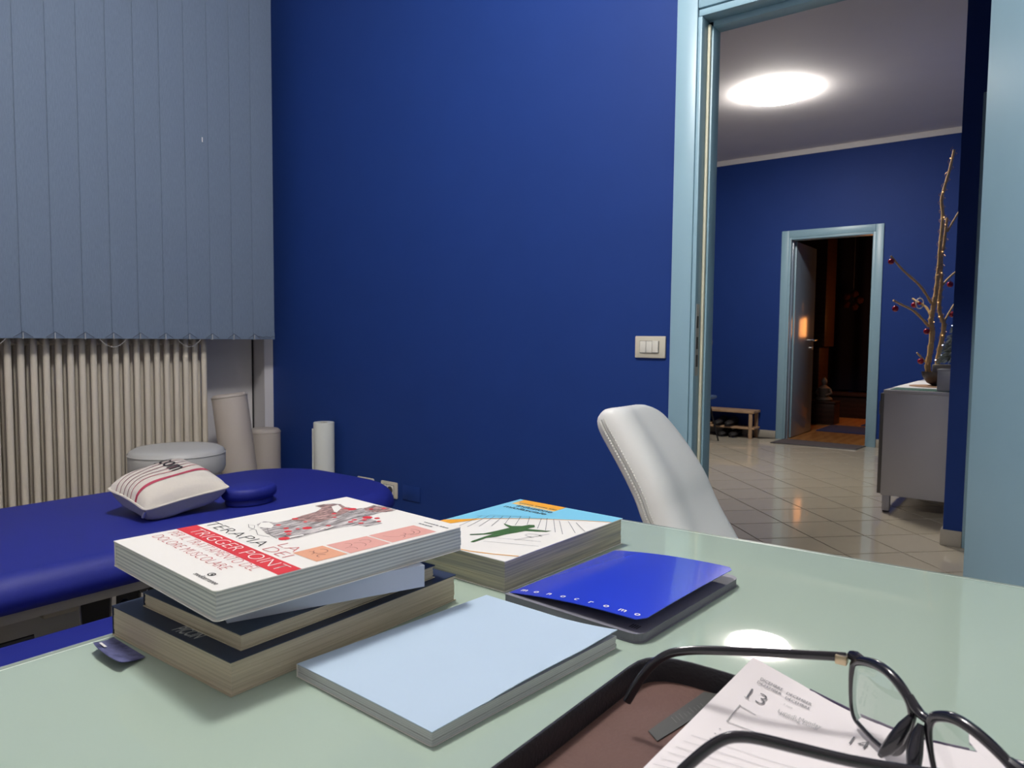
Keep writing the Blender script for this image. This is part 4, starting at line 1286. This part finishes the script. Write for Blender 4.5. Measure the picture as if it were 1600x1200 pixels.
patch('grid_lines', F5, [strip([rays[i], rays[i+1]], .0007) for i in range(0, len(rays), 2)]+strips([(.02, .135), (.04, .15), (.07, .168), (.105, .186)], .0006)+strips([(.03, .150), (.05, .162), (.08, .180)], .0006)+strips([(.10, .06), (.13, .075), (.165, .09)], .0006)+strips([(.11, .045), (.14, .058), (.175, .072)], .0006), mat('slate_line_print', (.06, .08, .10), .6), c5, .00035)
patch('faint_marks', F5, strips(arc(.142, .105, .011, 20, 300, .7), .003)+[strip([(.135, .075), (.152, .125)], .004)], mat('faint_grey_print', (.62, .61, .59), .5), c5, .00025)
patch('leaping_figure', F5, [[(0.0753, 0.1266), (0.082, 0.1253), (0.0921, 0.1237), (0.1024, 0.1326), (0.1052, 0.1429), (0.1118, 0.1469), (0.1184, 0.1396), (0.1164, 0.1311), (0.1166, 0.1253), (0.1294, 0.1306), (0.1412, 0.1342), (0.1455, 0.1396), (0.1437, 0.1307), (0.1342, 0.1241), (0.1198, 0.1157), (0.1169, 0.1034), (0.112, 0.0887), (0.1098, 0.0711), (0.1039, 0.0583), (0.1043, 0.034), (0.101, 0.0319), (0.0994, 0.0371), (0.0982, 0.0649), (0.0985, 0.0794), (0.091, 0.0681), (0.0792, 0.0547), (0.077, 0.058), (0.0879, 0.0718), (0.0923, 0.0918), (0.0948, 0.1149), (0.0821, 0.1211)]], GREEN, c5, .0005)

# 6 sky-blue book in front
z6 = .7775
L6, R6 = Vector((-.4985, .3595, 0)), Vector((-.3368, .353, 0))
x6 = (R6-L6); W6 = x6.length; x6.normalize(); y6 = Vector((.0895, .996, 0)).normalized(); H6 = .226
bk6 = thing('book', 'thin book with plain sky blue cover at the desk front', 'book', (-.41, .46, T), 'books on the desk')
q6 = lambda a, b, z: L6+x6*a+y6*b+Vector((0, 0, z))
MB().prism([q6(a, b, T+.0003) for a, b in crn(W6, H6, .004)], (0, 0, .0007)).obj('back_cover', PAPERW, bk6, sm=False)
pb = MB()
for k in range(3):
    j = .0006+.0005*(k % 2)
    za = T+.0011+k*.0035
    pb.prism([q6(j, j, za), q6(W6-j, j, za), q6(W6-j, H6-j, za), q6(j, H6-j, za)], (0, 0, .0034))
pb.obj('pages', PAGEW, bk6, sm=False)
def sky(u, v):
    lift = .0045*max(0, (u-.55)/.45)**2*max(0, (v-.25)/.75)**.7
    wav = .0015*max(0, (u-.6)/.4)*math.sin(v*PI*1.3)
    bul = .0022*math.sin(u*PI*.9)*(1-.5*v)
    return q6(u*W6, v*H6, z6-.0008+lift+abs(wav)+bul*.2)
MB().grid(sky, 16, 20, .0006).obj('front_cover', SKY, bk6, ang=60)
MB().grid(lambda u, v: sky(.86+.135*u, .25+.74*v)-Vector((0, 0, .0008)), 4, 16).obj('cover_inside', SKYIN, bk6)
MB().prism([q6(-.0006, 0, T+.0003), q6(.0005, 0, T+.0003), q6(.0005, H6, T+.0003), q6(-.0006, H6, T+.0003)], (0, 0, z6-T-.0016)).obj('spine', PAPERW, bk6, sm=False)

# 7 glossy blue notebook
Fm = Vector((-.3017, .5947, 0)); Rm = Vector((-.289, .8215, 0))
y7 = (Rm-Fm); H7 = y7.length; y7.normalize(); x7 = Vector((y7.y, -y7.x, 0)); W7 = .168
O7 = Fm-x7*W7
nb = thing('notebook', 'glossy blue notebook with lifted cover near the desk middle', 'notebook', (-.37, .71, T), 'books on the desk')
q7 = lambda a, b, z: O7+x7*a+y7*b+Vector((0, 0, z))
MB().prism([q7(a, b, T+.0003) for a, b in crn(W7, H7, .013)], (0, 0, .0012)).obj('back_cover', LILAC, nb, sm=False)
MB().prism([q7(a+.0008, b+.0008, T+.0016) for a, b in crn(W7-.0016, H7-.0016, .012)], (0, 0, .0068)).obj('pages', GREYCARD, nb, sm=False)
lc = MB().prism([q7(a+.0004, b+.0004, T+.0085) for a, b in crn(W7-.0008, H7-.0008, .0125)], (0, 0, .0009)).obj('inner_cover', GREYCARD, nb, sm=False)
FI = Frame(q7(0, 0, T+.0095), x7, y7)
patch('page_mark', FI, [[(W7-.020+.0025*k, .012), (W7-.0185+.0025*k, .012), (W7-.0185+.0025*k, .021), (W7-.020+.0025*k, .021)] for k in range(4)], INK, lc, .0002)
W7c, H7c = .1635, .2105
def bluec(u, v):
    z = T+.0098+.0120*(1-(1-u)**2.2)+.0012*math.sin(v*PI)*u
    return q7(.002+u*W7c, .006+v*H7c, z)
def bluer(u, v):
    # rounded free corners
    a, b = u*W7c, v*H7c
    r = .010
    if a > W7c-r:
        d = r-math.sqrt(max(0, r*r-(a-(W7c-r))**2))
        b = d+(H7c-2*d)*v
    p = bluec(a/W7c, b/H7c)
    return p
bcv = MB().grid(bluer, 28, 20, .0007).obj('front_cover', GLOSSB, nb, ang=60)
# letters of the cover, placed one by one on the curved card
for i, chx in enumerate('monocromo'):
    u = .075+.108*i
    p0 = bluec(u, .035)
    px_ = (bluec(min(1, u+.02), .035)-bluec(u-.02, .035)).normalized()
    FF = Frame(p0, px_, y7)
    text('lettering', chx, FF, -.0035, 0, .0082, PAPERW, bcv, thin=.014, h=.0006, align='LEFT')

# 8 patterned flyer under the stack
fy = thing('flyer', 'small blue mottled card sticking out from under the book stack', 'card', (-.66, .29, T))
fa, fb = Z(141, 1003, .775), Z(186, 1035.5, .774)
fcx, fdx = Z(228, 1026, .7672), Z(176, 994, .7672)
def flyf(u, v):
    a = fa.lerp(fb, u); b = fdx.lerp(fcx, u)
    p = b.lerp(a, v)
    p.z = T+.0018+(a.z-T-.0018)*v**1.6-.001*math.sin(u*PI)*v
    return p
# rounded outline in plan at the free side
MB().grid(lambda u, v: flyf(.02+.96*u, v*(1-.10*(2*u-1)**4)), 14, 8, .0005).obj('card_sheet', PATT, fy)
FY_ = Frame(flyf(.05, .9)+Vector((0, 0, .0008)), flyf(.4, .9)-flyf(.05, .9), flyf(.05, .5)-flyf(.05, .9))
patch('white_mark', FY_, [[(.004, .004), (.016, .004), (.016, .008), (.004, .008)]], PAPERW, fy, .0004)

# ------------------------------------------------------------------ GLASSES CASE
gc = thing('glasses_case', 'open black glasses case with brown lining at the desk front', 'glasses case', (-.20, .40, T))
CW0, CW1, CH0, CH1 = -.2555, -.135, .27, .5215
def case_out(ins, n=14):
    P = []
    x0, x1, y0, y1 = CW0+ins, CW1-ins, CH0+ins, CH1-ins
    cxm = (x0+x1)/2; hw = (x1-x0)/2
    for k in range(n+1):
        a = PI*k/n
        ex = .62
        P.append((cxm+hw*math.copysign(abs(math.cos(a))**ex, math.cos(a)), y1-.040+.040*abs(math.sin(a))**ex))
    for k in range(n+1):
        a = PI+PI*k/n
        ex = .62
        P.append((cxm+hw*math.copysign(abs(math.cos(a))**ex, math.cos(a)), y0+.040-.040*abs(math.sin(a))**ex))
    return P
lv = [(.010, T+.0004), (.002, T+.006), (0, T+.020), (0, T+.033), (.0012, T+.0355), (.0032, T+.0358), (.0042, T+.034), (.0046, T+.022), (.0052, T+.0175)]
vs = []; fs = []
for ins, z in lv:
    P = case_out(ins)
    N = len(P)
    vs += [Vector((*p, z)) for p in P]
for i in range(len(lv)-1):
    for k in range(N):
        fs.append((i*N+k, i*N+(k+1) % N, (i+1)*N+(k+1) % N, (i+1)*N+k))
fs.append(tuple(range(N-1, -1, -1)))
MB().add(vs, fs).obj('shell', LEATHB, gc, ang=60)
MB().add([Vector((*p, T+.0182)) for p in case_out(.0051)], [tuple(range(N))]).obj('lining', LINING, gc, sm=False)
pp = [Z(1013, 1143, T+.0185), Z(1100, 1082, T+.0185), Z(1140, 1088, T+.0185), Z(1027, 1159, T+.0185)]
pt = MB().prism(pp, (0, 0, .0006)).obj('label_patch', PATCH, gc, sm=False)
FP = Frame(pp[0]+Vector((0, 0, .0006)), pp[1]-pp[0], pp[3]-pp[0])
FPf = Frame(pp[3]+Vector((0, 0, .0007)), pp[2]-pp[3], pp[0]-pp[3])
tk = []
for k in range(9):
    x0 = .026+k*.0042
    h_ = (.008, .007, .007, .0045, .0045, .007, .0045, .0045, .0045)[k]
    tk.append([(x0, .0045), (x0+.0009, .0045), (x0+.0009, .0045+h_), (x0, .0045+h_)])
patch('worn_lettering', FPf, tk, mat('faint_grey_letters', (.11, .11, .105), .6), pt, .0002)

# ------------------------------------------------------------------ DIARY
dy_ = thing('diary', 'open weekly diary page printed with 13 and 14 under the glasses', 'diary', (-.08, .45, T))
D0 = Vector((*Z(1177, 1027, .829).xy, .829))
# measured page points: top edge (left to right) and left edge (down towards the viewer)
topE = [Z(1177, 1027, .829), Z(1243, 1064, .820), Z(1308, 1101.5, .8145), Z(1385, 1136, .812), Z(1470, 1163, .8105), Z(1600, 1190, .810)]
def poly_at(P, t):
    n = len(P)-1
    i = min(int(t*n), n-1); f_ = t*n-i
    p = [P[max(i-1, 0)], P[i], P[i+1], P[min(i+2, n)]]
    return .5*((2*p[1])+(p[2]-p[0])*f_+(2*p[0]-5*p[1]+4*p[2]-p[3])*f_*f_+(3*p[1]-p[0]-3*p[2]+p[3])*f_**3)
leftE = [Z(1177, 1027, .829), Z(1090, 1115, .8125), Z(1005, 1200, .8055), Z(925, 1285, .8035)]
def page(u, v):
    t = poly_at(topE, u); l = poly_at(leftE, v)
    k = l-leftE[0]
    p = t+k
    zz = t.z+(l.z-leftE[0].z)*(1-u)**1.5
    zz = max(zz, .8035+.0*u)
    return Vector((p.x, p.y, zz))
MB().grid(page, 30, 24, .0006).obj('page', DIARYP, dy_, ang=60)
MB().grid(lambda u, v: page(.06+.94*u, .04+.96*v)-Vector((0, 0, .0010)), 24, 16, .0014).obj('page_block', PAPERW, dy_, ang=60)
MB().grid(lambda u, v: page(.50+.5*u, -.0+1.0*v)+Vector((.0, .0065*math.sin(min(1, u*3)*PI/2)*(1-v), -.0027)), 20, 12, .0012).obj('cover', CARDBLUE, dy_, ang=60)
MB().tube([poly_at(topE, .26+.60*i/14)+Vector((.0012, .0030*math.sin(PI*min(1, i/4)/2), -.0012)) for i in range(15)], .0013, 8).obj('cover_edge', CARDBLUE, dy_)
lp = MB()
for k in range(4):
    j = .0008*(k % 2)
    lp.prism([(-.122+j, .24, T+.0003+k*.0082), (-.005-j, .20, T+.0003+k*.0082), (-.005-j, .462-j, T+.0003+k*.0082), (-.122+j, .508-j, T+.0003+k*.0082)], (0, 0, .0081))
lp.obj('lower_pages', PAGEW, dy_, sm=False)
def on_page(px, py):
    """page coordinates (u,v) nearest to a measured point of the photograph"""
    best = None
    u, v = .3, .3
    tgt = ray(px, py).normalized()
    def err(u, v):
        d = (page(u, v)-CAM).normalized()
        return (d-tgt).length_squared
    st_ = .15
    e = err(u, v)
    while st_ > .0004:
        imp = False
        for du, dv in ((st_, 0), (-st_, 0), (0, st_), (0, -st_)):
            if -.02 <= u+du <= 1.02 and -.02 <= v+dv <= 1.02:
                e2 = err(u+du, v+dv)
                if e2 < e:
                    e, u, v, imp = e2, u+du, v+dv, True
        if not imp:
            st_ /= 2
    return u, v
def ptext(body, p0, p1, p2, mt, thin=0, bodyname='lettering'):
    """text spanning p0->p1 along its baseline and p0->p2 up its cap height, printed on the curved page"""
    a = page(*on_page(*p0)); b = page(*on_page(*p1)); c_ = page(*on_page(*p2))
    cu = bpy.data.curves.new('t', 'FONT'); cu.body = body; cu.size = 1; cu.offset = thin; cu.resolution_u = 3
    t = bpy.data.objects.new('t', cu); COL.objects.link(t)
    me = bpy.data.meshes.new_from_object(t.evaluated_get(bpy.context.evaluated_depsgraph_get()))
    bpy.data.objects.remove(t)
    xs = [v.co.x for v in me.vertices]
    x0, x1 = min(xs), max(xs)
    ys = max(v.co.y for v in me.vertices)
    for v in me.vertices:
        s = (v.co.x-x0)/(x1-x0); r = v.co.y/ys
        v.co = a+(b-a)*s+(c_-a)*r+Vector((0, 0, .0007))
    me.materials.clear(); me.materials.append(mt)
    return link(bodyname, me, dy_)
c6 = lambda x, y: (1100+x/5.333, 1020+y/5.333)
ptext('DICEMBRE', c6(466, 232), c6(650, 328), c6(478, 212), GREYINK)
ptext('DECEMBER', c6(684, 352), c6(892, 450), c6(696, 334), GREYINK)
ptext('DEZEMBER', c6(440, 258), c6(640, 362), c6(452, 240), GREYINK)
ptext('DÉCEMBRE', c6(674, 390), c6(878, 486), c6(686, 366), GREYINK)
ptext('13', c6(350, 378), c6(490, 448), c6(398, 305), GREYINK, -.015)
ptext('14', c6(1205, 765), c6(1350, 815), c6(1245, 705), GREYINK, -.01)
ptext('S. Lucia', c6(660, 440), c6(735, 475), c6(668, 430), LGREY)
ptext('Luned\u00ec Monday', c6(612, 500), c6(975, 640), c6(626, 478), LGREY)
ptext('Montag Lundi', c6(630, 525), c6(940, 655), c6(642, 505), LGREY)
def pline(a, b, w_=.0006):
    p, q = page(*on_page(*a)), page(*on_page(*b))
    n = 10
    vs = []
    ua, ub = on_page(*a), on_page(*b)
    for i in range(n+1):
        t = i/n
        u, v = ua[0]+(ub[0]-ua[0])*t, ua[1]+(ub[1]-ua[1])*t
        pp_ = page(u, v)+Vector((0, 0, .0006))
        d = (q-p).normalized(); sd = Vector((-d.y, d.x, 0))*w_/2
        vs += [pp_-sd, pp_+sd]
    return vs, [(2*i, 2*i+2, 2*i+3, 2*i+1) for i in range(n)]
mb = MB()
for a, b in ((c6(188, 578), c6(1090, 900)), (c6(188, 578), c6(300, 440)), (c6(300, 445), c6(430, 525))):
    mb.add(*pline(a, b))
mb.add(*pline((1162.8, 1089.2), (1170, 1093.4), .0008))
for k in range(7):
    mb.add(*pline((1080-12*k, 1150+9*k), (1330-12*k, 1222+9*k), .0003))
stuff(mb.obj('ruled_lines', LGREY, dy_, sm=False))
mb = MB()
for k in range(9):
    u, v = on_page(1125-7.5*k, 1140+7.5*k)
    p = page(u, v)+Vector((0, 0, .0006))
    mb.add([p+Vector((.0006*math.cos(a*PI/3), .0006*math.sin(a*PI/3), 0)) for a in range(6)], [tuple(range(6))])
stuff(mb.obj('perforation', LGREY, dy_, sm=False))

# ------------------------------------------------------------------ EYEGLASSES
eg = thing('eyeglasses', 'black framed eyeglasses lying across the diary and case', 'eyeglasses', (-.05, .45, .81))
ZG = .8185
GL = Z(1327, 1122, ZG); GR = Z(1408, 1182, ZG)
e_ = (GR-GL); e_.z = 0; e_.normalize()
gn = Vector((-e_.y, e_.x, 0))
def onf(px, py):
    v = ray(px, py)
    p = CAM+v*(((GL-CAM).dot(gn))/v.dot(gn))
    return ((p-GL).dot(e_), p.z-GL.z)
def fp(s, z, d=0):
    return GL+e_*s+Vector((0, 0, z))+gn*d
c7 = lambda x, y: (1280+x/5, 1000+y/5)
rim_px = [(232, 185), (213, 260), (205, 360), (207, 470), (218, 555), (245, 625), (310, 690), (400, 772), (500, 852), (560, 882), (610, 880), (655, 835), (695, 740), (722, 640), (726, 565), (706, 480), (665, 405), (600, 318), (530, 252), (450, 205), (370, 178), (290, 168)]
rim1 = [onf(*c7(x, y)) for x, y in rim_px]
sl_ = onf(*c7(870, 640)); sr_ = onf(*c7(728, 520))
scn = (onf(*c7(860, 660))[0]+onf(*c7(726, 580))[0])/2
tilt = -.055
def mir(s, z):
    s2 = 2*scn-s
    return (s2, z+tilt*(s2-s))
rim2 = [mir(s, z) for s, z in rim1]
def bow(s):
    # the front is slightly wrapped
    t = (s-scn)/.068
    return .006*t*t
for rim, nm in ((rim1, 0), (rim2, 1)):
    P = [fp(s, z, bow(s)) for s, z in rim]
    n = len(P)
    zs = [z for s, z in rim]
    R = [.0017+.0009*max(0, (z-min(zs)-.018)/.02) for z in zs]
    # spline resample
    Q = []; RR = []
    for i in range(n):
        a, b, c_, d_ = P[i-1], P[i], P[(i+1) % n], P[(i+2) % n]
        for k in range(3):
            t = k/3
            Q.append(.5*((2*b)+(c_-a)*t+(2*a-5*b+4*c_-d_)*t*t+(3*b-a-3*c_+d_)*t**3))
            RR.append(R[i]+(R[(i+1) % n]-R[i])*t)
    ro = MB().tube(Q, RR, 10, closed=True).obj('rim', ACET, eg, ang=60)
    cen_ = sum(Q, Vector())/len(Q)
    # lens: thin meniscus
    vsl = []; fsl = []
    nq = len(Q)
    lens = MB()
    for side, off in ((0, .0006), (1, -.0006)):
        rings_ = []
        for f_ in (1.0, .66, .33):
            rings_.append([cen_+(p-cen_)*f_*.995+gn*(off-.0025*(1-f_*f_)) for p in Q])
        base = len(lens.v)
        V = [p for g in rings_ for p in g]+[cen_+gn*(off-.0025)]
        F_ = []
        for i in range(2):
            for k in range(nq):
                F_.append((i*nq+k, i*nq+(k+1) % nq, (i+1)*nq+(k+1) % nq, (i+1)*nq+k))
        for k in range(nq):
            F_.append((2*nq+k, 2*nq+(k+1) % nq, 3*nq))
        lens.add(V, F_)
    tot = len(lens.v)//2
    lens.add([], [])
    lens.f += [(k, (k+1) % nq, tot+(k+1) % nq, tot+k) for k in range(nq)]
    lens.obj('lens', LENS, eg, ang=80)
# bridge
bp_ = [onf(*c7(700, 440)), onf(*c7(745, 520)), onf(*c7(795, 585)), onf(*c7(835, 615)), onf(*c7(880, 640))]
MB().tube([fp(s, z+.0002, bow(s)) for s, z in bp_], [.0024, .0028, .0027, .0027, .0024], 10).obj('bridge', ACET, eg, ang=60)
# nose pads
pad1 = [onf(*c7(x, y)) for x, y in ((730, 580), (715, 650), (690, 740), (655, 815), (628, 865))]
R_ = [.0018, .0034, .0042, .0036, .0014]
MB().tube([fp(s+.002, z, -.003-.003*i) for i, (s, z) in enumerate(pad1)], R_, 10).obj('nose_pad', ACET, eg, ang=60)
MB().tube([fp(*mir(s+.002, z), -.003-.003*i) for i, (s, z) in enumerate(pad1)], R_, 10).obj('nose_pad', ACET, eg, ang=60)
# temples
def temple(H, dirv, pxs, r, nm):
    n_ = Vector((-dirv.y, dirv.x, 0)).normalized()
    P = []
    for (x, y) in pxs:
        v = ray(x, y)
        P.append(CAM+v*((H-CAM).dot(n_)/v.dot(n_)))
    Q = []
    n = len(P)
    for i in range(n-1):
        a, b, c_, d_ = P[max(i-1, 0)], P[i], P[i+1], P[min(i+2, n-1)]
        for k in range(5):
            t = k/5
            Q.append(.5*((2*b)+(c_-a)*t+(2*a-5*b+4*c_-d_)*t*t+(3*b-a-3*c_+d_)*t**3))
    Q.append(P[-1])
    R = [r[0]+(r[1]-r[0])*i/(len(Q)-1) for i in range(len(Q))]
    R[-1] *= .75
    return MB().tube(Q, R, 10, flat=.62).obj('temple', ACET, eg, ang=60), Q
s_, z_ = onf(*c7(205, 130))
H1 = fp(s_, z_, bow(s_))
TipA = Z(983, 1093, .806)
dA = TipA-H1; dA.z = 0; dA.normalize()
t1, Q1 = temple(H1, dA, [(1322, 1027), (1290, 1024.5), (1240, 1022), (1180, 1019), (1110, 1016), (1070, 1017), (1042, 1023), (1018, 1040), (1000, 1062), (984, 1089), (979, 1097)], (.0030, .0030), 't')
MB().tube([fp(onf(*c7(200, 125))[0], onf(*c7(200, 125))[1], bow(s_)), fp(onf(*c7(240, 140))[0], onf(*c7(240, 140))[1], bow(s_)), fp(onf(*c7(300, 165))[0], onf(*c7(300, 165))[1], bow(s_)*.8)], [.003, .0036, .0026], 10).obj('end_piece', ACET, eg)
sm, zm_ = mir(s_, z_)
H2 = fp(sm, zm_, bow(sm))
p_h = H1+(TipA-H1).normalized()*.006
MB().box(p_h-Vector((.0035, .0035, .0035)), p_h+Vector((.0035, .0035, .0025)), .0008).obj('hinge', mat('gold_hinge', (.55, .45, .30), .3, metal=1), eg)
d2v = Vector((-.86, -.51, 0)).normalized()
vH = H2-CAM
hx_ = 800+FPX*vH.dot(rt)/vH.dot(fw); hy_ = 600+FPX*vH.dot(dn)/vH.dot(fw)
t2, Q2 = temple(H2, d2v, [(hx_, hy_), (hx_-110, hy_-22 if hy_ > 1230 else 1215), (1350, 1193), (1250, 1170), (1190, 1155.5), (1160, 1151.5), (1135, 1154), (1110, 1167), (1085, 1187), (1062, 1208)], (.0030, .0030), 't')
MB().tube([fp(*mir(*onf(*c7(200, 125))), bow(sm)), fp(*mir(*onf(*c7(240, 140))), bow(sm)), fp(*mir(*onf(*c7(300, 165))), bow(sm)*.8)], [.003, .0036, .0026], 10).obj('end_piece', ACET, eg)
